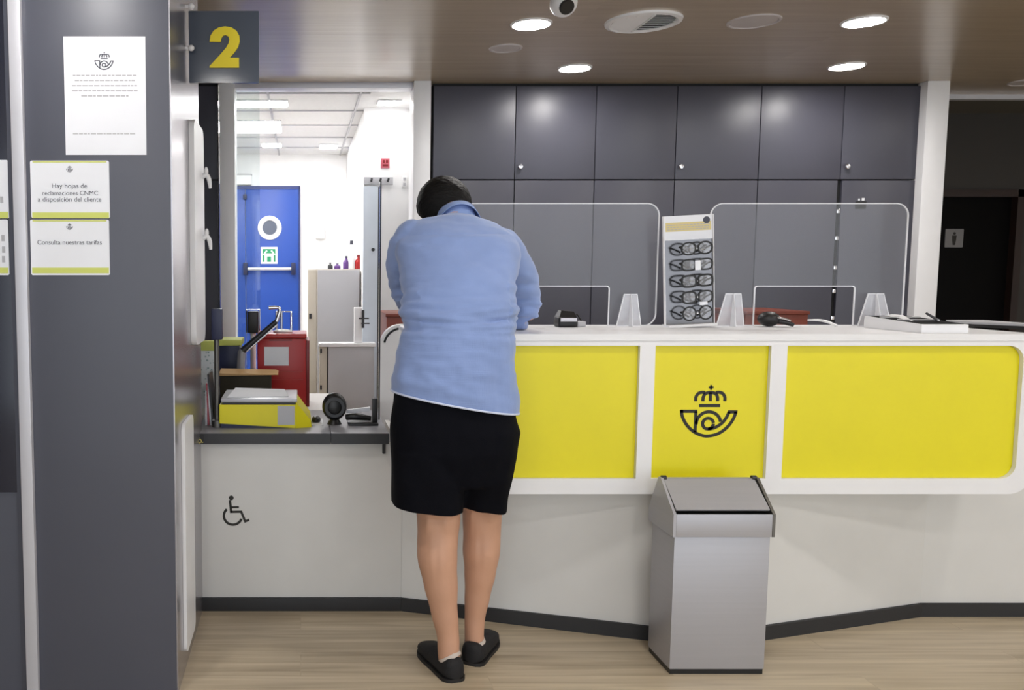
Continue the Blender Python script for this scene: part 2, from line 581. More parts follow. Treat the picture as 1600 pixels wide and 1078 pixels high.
# =================================================================== THE SETTING
def setting():
    struct('floor', G().box(-3.5, 7.5, -3.2, 9.0, -0.1, 0), M_['floor'], 'pale oak board floor of the post office')
    # ceiling over the public side
    struct('ceiling', G().box(-3.5, 7.5, -3.2, 5.36, CEIL, CEIL + 0.1).box(3.95, 7.5, 5.36, 5.65, CEIL, CEIL + 0.1), M_['ceiling'], 'glossy brown wood ceiling over the public area')
    # side and rear shell
    struct('wall_right', G().box(7.0, 7.1, -3.2, 9, 0, CEIL), M_['wallwhite'], 'white side wall of the public area')
    struct('wall_left', G().box(-3.1, -3.0, -3.2, 3.5, 0, CEIL).box(-3.0, -0.78, 3.5, 3.6, 0, CEIL).box(-0.86, -0.78, 3.5, 5.36, 0, CEIL), M_['grey'], 'grey wall behind the pillar')
    # staff office behind the opening
    XR = 0.45
    struct('wall_back', G().box(-2.0, 1.2, 8.5, 8.6, 0, 2.6), M_['wallwhite'], 'white rear wall of the staff office')
    struct('wall_office_right', G().box(XR, 0.80, 6.12, 8.5, 0, 2.6).box(0.765, 0.80, 5.42, 6.12, 0, 2.6), M_['wallwhite'], 'white side wall of the staff office')
    struct('wall_office_left', G().box(-1.6, -1.5, 5.36, 8.5, 0, 2.6).box(-1.5, -0.72, 5.36, 5.42, 0, 2.6), M_['wallwhite'], 'white left wall of the staff office')
    g = G().box(-2.0, 1.2, 5.36, 8.6, CEIL + 0.005, CEIL + 0.08)
    struct('ceiling_office', g, M_['tile'], 'white tiled ceiling of the staff office')
    g = G()
    for k in range(6):
        g.box(-1.5, XR, 5.60 + 0.6 * k, 5.615 + 0.6 * k, CEIL - 0.004, CEIL + 0.006)
    for k in range(4):
        g.box(-1.42 + 0.6 * k, -1.405 + 0.6 * k, 5.4, 8.5, CEIL - 0.004, CEIL + 0.006)
    struct('trim_5', g, M_['cabgrey'], 'pale grid between the office ceiling tiles')
    # white posts and header of the opening
    Yp = 5.24
    def post(name, pl, pr, lab):
        a, b = at(pl, 132, Yp).x, at(pr, 132, Yp).x
        struct(name, G().box(a, b, Yp, 5.42, 0, CEIL, 0.004), M_['white'], lab)
    post('trim_1', 342, 366, 'white post at the left of the office opening')
    post('trim_2', 647, 674, 'white post between office opening and dark cupboards')
    post('trim_3', 1450, 1485, 'white post at the right end of the dark cupboards')
    a, b = at(366, 132, Yp).x, at(647, 132, Yp).x
    struct('trim_4', G().box(a, b, 5.28, 5.40, CEIL - 0.035, CEIL, 0.003), M_['alu'], 'slim header above the office opening')
    # glazing in the opening with its clear edge
    x0, x1 = at(366, 300, 5.34).x, at(406, 300, 5.34).x
    struct('window_1', G().box(x0, x1, 5.335, 5.343, 0.85, CEIL - 0.04), M_['glass'], 'clear fixed pane at the left of the office opening')
    # corridor on the right
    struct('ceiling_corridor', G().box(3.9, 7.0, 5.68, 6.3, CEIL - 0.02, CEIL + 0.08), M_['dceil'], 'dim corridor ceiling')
    struct('trim_6', G().box(3.95, 7.0, 5.64, 5.69, CEIL - 0.03, CEIL + 0.03), M_['alu'], 'pale edge of the wood ceiling at the corridor')
    dl, dr = at(1440, 400, 6.2).x, at(1590, 400, 6.2).x
    dz = at(1520, 297, 6.2).z
    struct('wall_corridor', G().box(3.85, dl, 6.2, 6.3, 0, CEIL).box(dl, dr, 6.2, 6.3, dz, CEIL).box(dr, 7.0, 6.2, 6.3, 0, CEIL).box(3.87, 3.93, 5.43, 6.2, 0, CEIL), M_['dwall'], 'brown corridor wall coloured dark as if unlit')
    # dark door leaf with sign
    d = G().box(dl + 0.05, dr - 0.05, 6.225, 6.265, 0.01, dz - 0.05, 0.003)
    door = struct('door_2', d, M_['ddoor'], 'washroom door coloured almost black for the dim corridor')
    g = G().box(dl, dl + 0.05, 6.17, 6.27, 0, dz).box(dr - 0.05, dr, 6.17, 6.27, 0, dz).box(dl, dr, 6.17, 6.27, dz - 0.05, dz)
    finish('door_frame', g, M_['dframe'], door)
    # filler above and behind cupboards
    struct('wall_cupboards', G().box(0.80, 3.85, 5.8, 5.9, 0, CEIL), M_['wallwhite'], 'wall behind the dark cupboards')

def corridor_sign():
    c = at(1494, 372, 6.2)
    t = thing('washroom_sign', 'small grey square washroom sign with a standing figure on the dark door', 'sign', (c.x, 6.224, c.z))
    h = 0.066
    finish('plate', G().ext([rrect(c.x - h, c.x + h, c.z - h, c.z + h, 0.006)], fXZ(6.2245), 0.006), M_['wcplate'], t)
    g = G()
    f = fXZ(6.2183)
    g.ext([[(c.x + 0.010 * math.cos(a * PI / 8), c.z + 0.034 + 0.010 * math.sin(a * PI / 8)) for a in range(16)]], f, 0.001)
    g.ext([[(c.x - 0.016, c.z + 0.02), (c.x + 0.016, c.z + 0.02), (c.x + 0.014, c.z - 0.014), (c.x + 0.008, c.z - 0.05), (c.x - 0.008, c.z - 0.05), (c.x - 0.014, c.z - 0.014)]], f, 0.001)
    finish('figure_symbol', g, M_['ink'], t)

# =================================================================== LEFT PILLAR
YP = 2.72
def pillar():
    x1 = -0.412
    xl = at(43, 500, YP).x
    p = struct('pillar', G().box(xl - 0.05, x1, YP, 3.46, 0, CEIL, 0.002), M_['grey'], 'anthracite pillar at the left with notices')
    finish('side_cladding', G().box(x1, x1 + 0.004, YP + 0.004, 3.46, 0.0, CEIL), M_['steelside'], p)
    a, b = at(31, 500, YP - 0.02).x, at(50, 500, YP - 0.02).x
    struct('trim_7', G().box(a - 0.012, b - 0.012, YP - 0.02, YP + 0.03, 0, CEIL, 0.003), M_['alu'], 'pale metal strip up the left edge of the pillar')
    # glazed panel left of the strip
    w = struct('window_2', G().box(-1.9, a - 0.014, YP + 0.005, YP + 0.03, at(0, 770, YP).z, CEIL), M_['navyglass'], 'dark navy glazed panel left of the pale strip')
    finish('lower_panel', G().box(-1.9, a - 0.014, YP + 0.01, YP + 0.05, 0, at(0, 768, YP).z), M_['grey'], w)

    # numbered sign
    Y = 3.12
    tl, br = at(293, 18, Y), at(405, 130, Y)
    s = thing('numbered_sign', 'dark glass square sign with yellow numeral 2 hung high on the pillar', 'sign', (tl.x, Y, (tl.z + br.z) / 2))
    finish('plate', G().ext([rrect(tl.x + 0.004, br.x, br.z, tl.z, 0.003)], fXZ(Y + 0.006), 0.012), M_['signglass'], s)
    num = [(183, 253), (188, 218), (208, 187), (238, 169), (275, 163), (313, 169), (343, 189), (359, 218), (362, 250), (352, 285), (330, 318), (302, 348), (357, 348), (357, 407), (183, 407), (183, 398), (250, 325), (280, 290), (296, 262), (300, 240), (294, 222), (277, 213), (262, 218), (252, 235), (250, 255)]
    k = 0.2625
    pts = []
    for x, y in num:
        q = at(280 + x * k, y * k, Y)
        pts.append((q.x, q.z))
    finish('numeral', G().ext([pts], fXZ(Y - 0.0065), 0.006), M_['signyellow'], s)
    for py in (10, 75):
        g = G()
        q = at(297, py, Y - 0.03)
        if q.z < CEIL - 0.01:
            g.ell((q.x + 0.004, q.y, q.z), 0.011)
            g.cyl((q.x + 0.004, q.y, q.z), (q.x + 0.004, Y, q.z), 0.004)
            g.cyl((q.x + 0.004, q.y, q.z), (x1, q.y, q.z), 0.005)
            finish('fixing_knob', g, M_['white'], s)
        else:
            g.bm.free()

    # white board with hooks on the pillar's side
    Y0, Y1 = 3.14, 3.45
    zt, zb = at(300, 195, 3.3).z, at(303, 535, 3.3).z
    t = thing('hook_board', 'tall narrow white board with two white hooks on the pillar side', 'hook board', (x1 + 0.004, 3.3, zb))
    f = lambda u, v, w: Vector((x1 + 0.0045 + w, u, v))
    finish('board', G().ext([rrect(Y0, Y1, zb, zt, 0.05)], f, 0.02), M_['white'], t)
    for py in (276, 372):
        z = at(310, py, 3.40).z
        x = x1 + 0.024
        g = G().tube([(x - 0.002, 3.40, z), (x + 0.016, 3.40, z + 0.006), (x + 0.026, 3.40, z - 0.012), (x + 0.03, 3.40, z - 0.045)], [0.011, 0.009, 0.009, 0.006], 10, 5)
        g.ell((x + 0.015, 3.40, z + 0.02), (0.008, 0.012, 0.018))
        finish('hook', g, M_['white'], t)
    # white guard panel low on the pillar's side
    zb, zt = at(287, 1018, 2.88).z, at(288, 657, 2.95).z
    zb = max(zb, 0.04)
    f = lambda u, v, w: Vector((x1 + 0.0045 + w, u, v))
    g = G().ext([rrect(2.86, 3.10, zb, zt, 0.03)], f, 0.012)
    tag(finish('guard_panel', g, M_['white']), 'white upright guard panel low on the side of the pillar', 'panel')

def notices():
    Y = YP - 0.0005
    f = fXZ(Y)
    f2 = fXZ(Y - 0.0013)
    # paper notice
    A, B, C_, D = (at(*p, Y) for p in ((99, 57), (227, 57), (229, 242), (103, 242)))
    t = thing('paper_notice', 'white paper notice with a small emblem, highest sheet on the pillar', 'notice', (A.x, Y, C_.z))
    finish('sheet', G().ext([[(D.x, D.z), (C_.x, C_.z), (B.x, B.z), (A.x, A.z)]], f, 0.0012), M_['paper'], t)
    g = G()
    c = at(163, 95, Y)
    emblem(g, c.x, c.z, 0.000068, f2, 0.0004)
    finish('emblem', g, M_['printdark'], t)
    g = G()
    rnd = random.Random(3)
    for py, half in ((118, 49), (126, 46), (134, 50), (142, 50), (150, 36), (209, 49)):
        c = at(164, py, Y)
        h = half * Y / F_PX
        x = c.x - h
        while x < c.x + h - 0.004:                       # illegible small print
            w = rnd.uniform(0.006, 0.018)
            z = 0.0020 if py < 200 else 0.0015
            g.box(x, min(x + w, c.x + h), Y - 0.0017, Y - 0.0012, c.z - z, c.z + z)
            x += w + 0.0028
        if py == 150:
            finish('print_lines', g, M_['printgrey'], t)
            g = G()
    finish('footer_line', g, M_['printgrey'], t)

    def card(l, r, top, bot, label, lines, band_y, cat='notice', head=True):
        a, b = at(l, top, Y), at(r, bot, Y)
        t = thing('notice_card', label, cat, (a.x, Y, b.z))
        finish('card', G().ext([rrect(a.x, b.x, b.z, a.z, 0.006)], f, 0.0015), M_['paper'], t)
        f3 = fXZ(Y - 0.0016)
        y0, y1 = at(l, band_y[1], Y).z, at(l, band_y[0], Y).z
        g = G().ext([[(a.x + 0.003, y0), (b.x - 0.003, y0), (b.x - 0.003, y1), (a.x + 0.003, y1)]], f3, 0.0004)
        finish('colour_band', g, M_['lime'], t)
        g = G()
        if head:
            g.ext([[(a.x + 0.008, a.z - 0.006), (b.x - 0.008, a.z - 0.006), (b.x - 0.008, a.z - 0.002), (a.x + 0.008, a.z - 0.002)]], f3, 0.0003)
        finish('top_line', g, M_['lime'], t)
        g = G()
        for (s, cx, py, wpx) in lines:
            c = at(cx, py, Y)
            put_text(g, s, c.x, c.z, wpx * Y / F_PX, f3, 0.0006)
        if lines:
            finish('lettering', g, M_['printdark'], t)
        return t, f3
    t, f3 = card(47, 172, 251, 341, 'white card about complaint forms with a lime lower band on the pillar',
                 [('Hay hojas de', 109, 294, 54), ('reclamaciones CNMC', 110, 305, 86), ('a disposición del cliente', 109, 315, 98)], (332, 341))
    g = G()
    c = at(109, 264, Y)
    emblem(g, c.x, c.z, 0.000024, f3, 0.0006)
    finish('emblem', g, M_['printdark'], t)
    t, f3 = card(47, 172, 343, 430, 'white card about tariffs with a lime foot, lowest notice on the pillar',
                 [('Consulta nuestras tarifas', 109, 382, 100)], (418, 427))
    g = G()
    c = at(109, 354, Y)
    emblem(g, c.x, c.z, 0.000024, f3, 0.0006)
    finish('emblem', g, M_['printdark'], t)
    # cards cut off by the frame on the glazed panel
    Yk = YP + 0.0045
    for top, bot, band, lab, marks in ((250, 341, (331, 341), 'white card with a lime foot on dark glazing, cut by the photo edge, upper one', [(3, 312)]),
                                       (343, 430, (418, 427), 'white card with dark side print on dark glazing, cut by the photo edge, lower one', [(5, 372), (6, 390), (6, 405)])):
        a, b = at(-60, top, Yk), at(15, bot, Yk)
        t = thing('glazing_card', lab, 'notice', (a.x, Yk, b.z))
        ff = fXZ(Yk)
        finish('card', G().ext([rrect(a.x, b.x, b.z, a.z, 0.006)], ff, 0.0015), M_['paper'], t)
        y0, y1 = at(0, band[1], Yk).z, at(0, band[0], Yk).z
        f3 = fXZ(Yk - 0.0016)
        finish('colour_band', G().ext([[(a.x + 0.003, y0), (b.x - 0.003, y0), (b.x - 0.003, y1), (a.x + 0.003, y1)]], f3, 0.0004), M_['lime'], t)
        for px, py in marks:
            c = at(px, py, Yk)
            g = G()
            g.box(c.x - 0.005, c.x + 0.005, Yk - 0.0022, Yk - 0.0015, c.z - 0.010, c.z + 0.010)
            finish('print_mark', g, M_['printgrey'], t)

# =================================================================== CUPBOARD WALL
YC = 5.30
def cupboards():
    zs = at(900, 281, YC).z
    Xs = [at(px, 200, YC).x for px in (677, 805.5, 931, 1057, 1188, 1317, 1447)]
    # equalise along the row (all doors hang in one plane)
    ups = ['upper dark grey cupboard next to the white post by the office', 'middle upper dark grey cupboard above the spectacle stand', 'upper dark grey cupboard next to the right white post']
    los = ['tall dark grey cupboard behind the bowed man', 'tall dark grey cupboard behind the spectacle stand', 'tall dark grey cupboard with one door ajar by the right white post']
    gap = 0.0025
    for k in range(3):
        x0, xm, x1 = Xs[2 * k], Xs[2 * k + 1], Xs[2 * k + 2]
        t = thing('upper_cupboard', ups[k], 'cupboard', ((x0 + x1) / 2, YC + 0.2, zs), group='upper cupboards')
        finish('carcass', G().box(x0 + 0.001, x1 - 0.001, YC + 0.022, YC + 0.45, zs + 0.002, CEIL - 0.0005), M_['seam'], t)
        for a, b, kn in ((x0, xm, 0), (xm, x1, 1)):
            d = finish('door', G().box(a + gap, b - gap, YC, YC + 0.02, zs + 0.004, CEIL - 0.02, 0.0015), M_['cab'], t)
            if kn:
                c = at(0, 260, YC - 0.02)
                x = a + 0.032
                g = G().cyl((x, YC - 0.014, c.z), (x, YC + 0.001, c.z), 0.006, n=12)
                g.lathe([(0.001, 0), (0.012, 0.0), (0.0155, 0.004), (0.0155, 0.009), (0.012, 0.013), (0.001, 0.0145)], (x, YC - 0.012, c.z), (0, -1, 0), 20)
                finish('knob', g, M_['chrome'], d)
        t = thing('tall_cupboard', los[k], 'cupboard', ((x0 + x1) / 2, YC + 0.2, 0), group='tall cupboards')
        finish('carcass', G().box(x0 + 0.001, x1 - 0.001, YC + 0.022, YC + 0.45, 0.0, zs - 0.002), M_['seam'], t)
        for j, (a, b) in enumerate(((x0, xm), (xm, x1))):
            if k == 2:
                if j == 0:
                    b -= 0.012
                else:
                    a += 0.012
            d = finish('door', G().box(a + gap, b - gap, YC, YC + 0.02, 0.08, zs - 0.004, 0.0015), M_['cab'], t)
            if k == 2 and j == 1:
                for py in (330, 372, 418, 455, 497):
                    c = at(1310, py, YC)
                    finish('hinge', G().box(a - 0.020, a + 0.001, YC + 0.003, YC + 0.016, c.z - 0.012, c.z + 0.012, 0.002), M_['chrome'], d)
    # cupboard slice on the left of the office opening
    a, b = -0.775, at(341, 200, YC).x
    t = thing('side_cupboard', 'dark grey cupboard between the pillar and the white post', 'cupboard', ((a + b) / 2, YC + 0.02, 0))
    finish('carcass', G().box(a, b - 0.002, YC + 0.022, YC + 0.05, 0, CEIL - 0.0005), M_['seam'], t)
    for z0, z1 in ((0.08, zs - 0.004), (zs + 0.004, CEIL - 0.02)):
        finish('door', G().box(a, b - 0.006, YC, YC + 0.02, z0, z1, 0.0015), M_['cab'], t)
    # little black and white sticker on the right tall cupboard
    c = at(1345, 318, YC)
    t = thing('door_sticker', 'tiny black and white sticker high on the right tall cupboard', 'sticker', (c.x, YC, c.z))
    finish('label', G().box(c.x - 0.033, c.x + 0.033, YC - 0.002, YC - 0.0003, c.z - 0.034, c.z + 0.014), M_['black'], t)
    finish('symbol', G().box(c.x - 0.018, c.x - 0.008, YC - 0.002, YC - 0.0003, c.z + 0.018, c.z + 0.030).box(c.x + 0.004, c.x + 0.02, YC - 0.002, YC - 0.0003, c.z + 0.018, c.z + 0.034), M_['paper'], t)

# =================================================================== CEILING FITTINGS
def ceiling_fittings():
    lights = [(830, 37, 'lit round ceiling lamp nearest the white security camera'), (898, 106, 'small lit ceiling lamp above the left of the dark cupboards'),
              (1350, 33, 'lit round ceiling lamp at the upper right of the ceiling'), (1323, 103, 'small lit ceiling lamp above the right of the dark cupboards')]
    base = None
    spots = [(on_z(px, py, CEIL), lab, True) for px, py, lab in lights]
    for x in (-0.9, 1.0, 2.8, 4.6):  # extra lamps out of view, added to light the room evenly from the front
        for y in (2.2, 0.7, -0.8, -2.2):
            spots.append((Vector((x + (0.4 if y < 1 else 0.2), y, CEIL)), 'added round ceiling lamp out of view, fills the room with light', False))
    spots.append((Vector((4.4, 4.1, CEIL)), 'added round ceiling lamp out of view, fills the room with light', False))
    for p, lab, vis in spots:
        if base is None:
            t = thing('ceiling_lamp', lab, 'ceiling lamp', (0, 0, CEIL), group='round ceiling lamps')
            R = 0.092
            n = 40
            pr = [(R + 0.004, 0.0), (R + 0.002, -0.006), (R - 0.006, -0.008), (R - 0.010, -0.004), (R - 0.010, 0.0)]
            finish('trim_ring', G().lathe(pr, (0, 0, 0), n=n), M_['white'], t, local=True)
            finish('lens', G().lathe([(0.001, -0.0012), (R - 0.010, -0.0012), (R - 0.012, -0.005), (0.001, -0.006)], (0, 0, 0), n=n), M_['lamp'], t, local=True)
            base = t
            t.location = p
        else:
            dup(base, p, lab)
    # unlit round plates
    for px, py, r, lab in ((790, 75, 0.085, 'round unlit pale ceiling plate left of the small lamp'), (1178, 33, 0.115, 'wide unlit pale ceiling plate beside the air vent'), (1606, 128, 0.10, 'pale ceiling plate cut off at the right edge')):
        p = on_z(px, py, CEIL)
        t = thing('ceiling_speaker', lab, 'ceiling speaker', p)
        finish('rim', G().lathe([(r, 0), (r - 0.002, -0.006), (r - 0.012, -0.007), (r - 0.016, -0.0005), (r - 0.016, 0)], (0, 0, 0)), M_['unlit'], t, local=True)
        finish('grille', G().lathe([(0.001, -0.0005), (r - 0.016, -0.0005), (r - 0.017, -0.003), (0.001, -0.004)], (0, 0, 0)), M_['unlit'], t, local=True)
    # round air vent with swirl blades
    p = on_z(1005, 33, CEIL)
    t = thing('air_vent', 'round white ceiling air vent with slanting blades', 'air vent', p)
    R = 0.17
    finish('rim', G().lathe([(R, 0), (R - 0.003, -0.010), (R - 0.02, -0.014), (R - 0.032, -0.006), (R - 0.032, 0)], (0, 0, 0), n=48), M_['white'], t, local=True)
    finish('throat', G().lathe([(0.001, -0.0004), (R - 0.033, -0.0004), (R - 0.033, -0.002), (0.001, -0.002)], (0, 0, 0), n=48), M_['seam'], t, local=True)
    g = G()
    for k in range(9):
        y = -0.118 + 0.0295 * k
        h = math.sqrt(max(0.0, (R - 0.032) ** 2 - y * y))
        for sx, tilt in ((-1, 1), (1, -1)):
            a, b = (0.004, h) if sx > 0 else (-h, -0.004)
            if sx < 0:
                g.hexa([(a, y - 0.0145, -0.006), (b, y - 0.0145, -0.006), (b, y + 0.0145, -0.012), (a, y + 0.0145, -0.012),
                        (a, y - 0.0145, -0.004), (b, y - 0.0145, -0.004), (b, y + 0.0145, -0.010), (a, y + 0.0145, -0.010)])
            else:
                g.hexa([(a, y - 0.011, -0.012), (b, y - 0.011, -0.012), (b, y + 0.011, -0.005), (a, y + 0.011, -0.005),
                        (a, y - 0.011, -0.010), (b, y - 0.011, -0.010), (b, y + 0.011, -0.003), (a, y + 0.011, -0.003)])
    g.box(-0.004, 0.004, -R + 0.034, R - 0.034, -0.014, -0.003)
    finish('blades', g, M_['white'], t, local=True)
    # security camera
    p = on_z(880, -16, CEIL)
    t = thing('security_camera', 'white ball security camera with a black lens on the ceiling', 'security camera', p)
    finish('base', G().lathe([(0.05, 0), (0.05, -0.012), (0.042, -0.02), (0.001, -0.02)], (0, 0, 0)), M_['white'], t, local=True)
    c = Vector((0, -0.01, -0.056))
    ball = finish('ball', G().ell(c, 0.055, u=32, v=20), M_['white'], t, local=True)
    d = Vector((0.02, -0.8, -0.55)).normalized()
    g = G().lathe([(0.001, 0.042), (0.030, 0.042), (0.030, 0.052), (0.026, 0.056), (0.001, 0.0565)], c, d, 28)
    finish('lens', g, M_['black'], ball, local=True)

# =================================================================== COUNTER
YF = 3.08
ZL = 1.176
def counter():
    t = thing('service_counter', 'long white service counter with three yellow front panels', 'counter', (1.5, 3.3, 0))
    xl, xr = 0.42, at(1621, 640, YF).x
    zb = at(1100, 772, YF).z
    # lower plinth: a shallow prow under the front
    A = Vector((0.417, 3.415, 0))
    B = on_z(1112, 1013, 0)
    C_ = on_z(1440, 964, 0)
    D = Vector((3.0, C_.y + 0.0, 0))
    plan = [(A.x, A.y), (B.x, B.y), (C_.x, C_.y), (D.x, D.y), (D.x, 3.9), (A.x, 3.9)]
    fz = lambda z0: (lambda u, v, w: Vector((u, v, z0 + w)))
    ins = [(A.x + 0.0, A.y + 0.012), (B.x, B.y + 0.014), (C_.x, C_.y + 0.012), (D.x, D.y + 0.012), (D.x, 3.89), (A.x, 3.89)]
    finish('base', G().ext([ins], fz(0.055), zb + 0.02 - 0.055), M_['warmwhite'], t, smooth=5)
    finish('kick_plate', G().ext([plan], fz(0.0), 0.0545), M_['rubber'], t, smooth=5)
    # upper body
    f = fXZ(YF + 0.03)
    out = rrect(xl, xr, zb, ZL - 0.012, 0.085, 10, (1, 1, 0, 0))
    g = G().ext([out], lambda u, v, w: Vector((u, 3.56 - w, v)), 3.56 - YF - 0.03)
    finish('body', g, M_['white'], t)
    # front frame with three openings
    def opening(l, r, cor):
        return rrect(at(l, 640, YF).x, at(r, 640, YF).x, at(0, 748, YF).z, at(0, 540, YF).z, 0.055, 8, cor)
    ops = [opening(664, 997, (0, 0, 0, 0)), opening(1021, 1201, (0, 0, 0, 0)), opening(1226, 1594, (1, 1, 0, 0))]
    g = G().ext([out] + ops, f, 0.03)
    finish('front_frame', g, M_['white'], t)
    g = G().ext([rrect(xl, xr + 0.004, ZL - 0.024, ZL, 0.010, 5)], lambda u, v, w: Vector((u, 3.62 - w, v)), 3.62 - YF + 0.004)
    finish('ledge', g, M_['white'], t)
    f = fXZ(YF + 0.0295)
    for k, o in enumerate(ops):
        x0, x1 = min(p[0] for p in o) + 0.0005, max(p[0] for p in o) - 0.0005
        z0, z1 = min(p[1] for p in o) + 0.0005, max(p[1] for p in o) - 0.0005
        g = G().ext([rrect(x0, x1, z0, z1, 0.0545, 8, (1, 1, 0, 0) if k == 2 else (0, 0, 0, 0))], f, 0.012)
        p = finish('yellow_panel', g, M_['yellow'], t)
        if k == 1:
            c = at(1108.5, 642, YF + 0.017)
            g = G()
            emblem(g, c.x, c.z, (1 / 9.8) * YF / F_PX / 0.986, fXZ(YF + 0.0173), 0.0006)
            finish('emblem', g, M_['ink'], p)

def screens():
    Y = 3.555
    def screen(label, l, r, sl, sr, feet):
        a, b = at(l, 318, Y), at(r, 318, Y)
        zt = a.z
        zs = at(0, 447, Y).z
        xl, xr = at(l, 420, Y).x, at(r - 4, 420, Y).x
        sx0, sx1 = at(sl, 480, Y).x, at(sr, 480, Y).x
        z0 = ZL + 0.001
        R = 0.05
        t = thing('protective_screen', label, 'screen', ((xl + xr) / 2, Y, ZL), group='clear counter screens')
        rr = rrect(xl, xr, z0, zt, R, 8, (1, 1, 1, 1))
        # outline with a serving slot cut up from the bottom edge
        br, tr_, tl_, bl = rr[:9], rr[9:18], rr[18:27], rr[27:]
        r2 = 0.012
        slot = [(sx0, z0)] + [(sx0 + r2 - r2 * math.cos(PI / 2 * i / 4), zs - r2 + r2 * math.sin(PI / 2 * i / 4)) for i in range(5)] + \
               [(sx1 - r2 + r2 * math.sin(PI / 2 * i / 4), zs - r2 + r2 * math.cos(PI / 2 * i / 4)) for i in range(5)] + [(sx1, z0)]
        loop = br + tr_ + tl_ + bl + slot
        # br starts at the bottom right corner; the bottom edge is closed through the slot
        f = fXZ(Y + 0.003)
        finish('sheet', G().ext([loop], f, 0.005), M_['acrylic'], t)
        g = G()
        g.stroke(loop, 0.0042, fXZ(Y + 0.0034), 0.0058, closed=True)
        finish('polished_edge', g, M_['aedge'], t)
        for b0, b1, t0, t1, pyt in feet:
            Yf = Y - 0.03
            p = [at(b0, 505, Yf).x, at(b1, 505, Yf).x, at(t1, pyt, Yf).x, at(t0, pyt, Yf).x]
            z1 = at(0, pyt, Yf).z
            zz = [ZL + 0.001, ZL + 0.001, z1, z1]
            poly = list(zip(p, zz))
            ft = finish('foot', G().ext([poly], fXZ(Yf), 0.004), M_['acrylfoot'], t)
            cx0, cx1 = (p[0] + p[1]) / 2, (p[2] + p[3]) / 2
            g = G().stroke(poly, 0.0035, fXZ(Yf + 0.0003), 0.0046, closed=True)
            g.hexa([(cx0 - 0.0015, Yf - 0.05, zz[0]), (cx0 + 0.0015, Yf - 0.05, zz[0]), (cx0 + 0.0015, Yf - 0.0045, zz[0]), (cx0 - 0.0015, Yf - 0.0045, zz[0]),
                    (cx1 - 0.0015, Yf - 0.01, z1), (cx1 + 0.0015, Yf - 0.01, z1), (cx1 + 0.0015, Yf - 0.0045, z1), (cx1 - 0.0015, Yf - 0.0045, z1)])
            finish('foot_edge', g, M_['aedge'], ft)
    screen('clear acrylic screen on the counter just beside the bowed man', 700, 1031, 800, 951, [(963, 1001, 975, 995, 460)])
    screen('clear acrylic screen right of the spectacle stand', 1107, 1418, 1178, 1334, [(1119, 1162, 1134, 1157, 459), (1340, 1392, 1356, 1380, 459)])

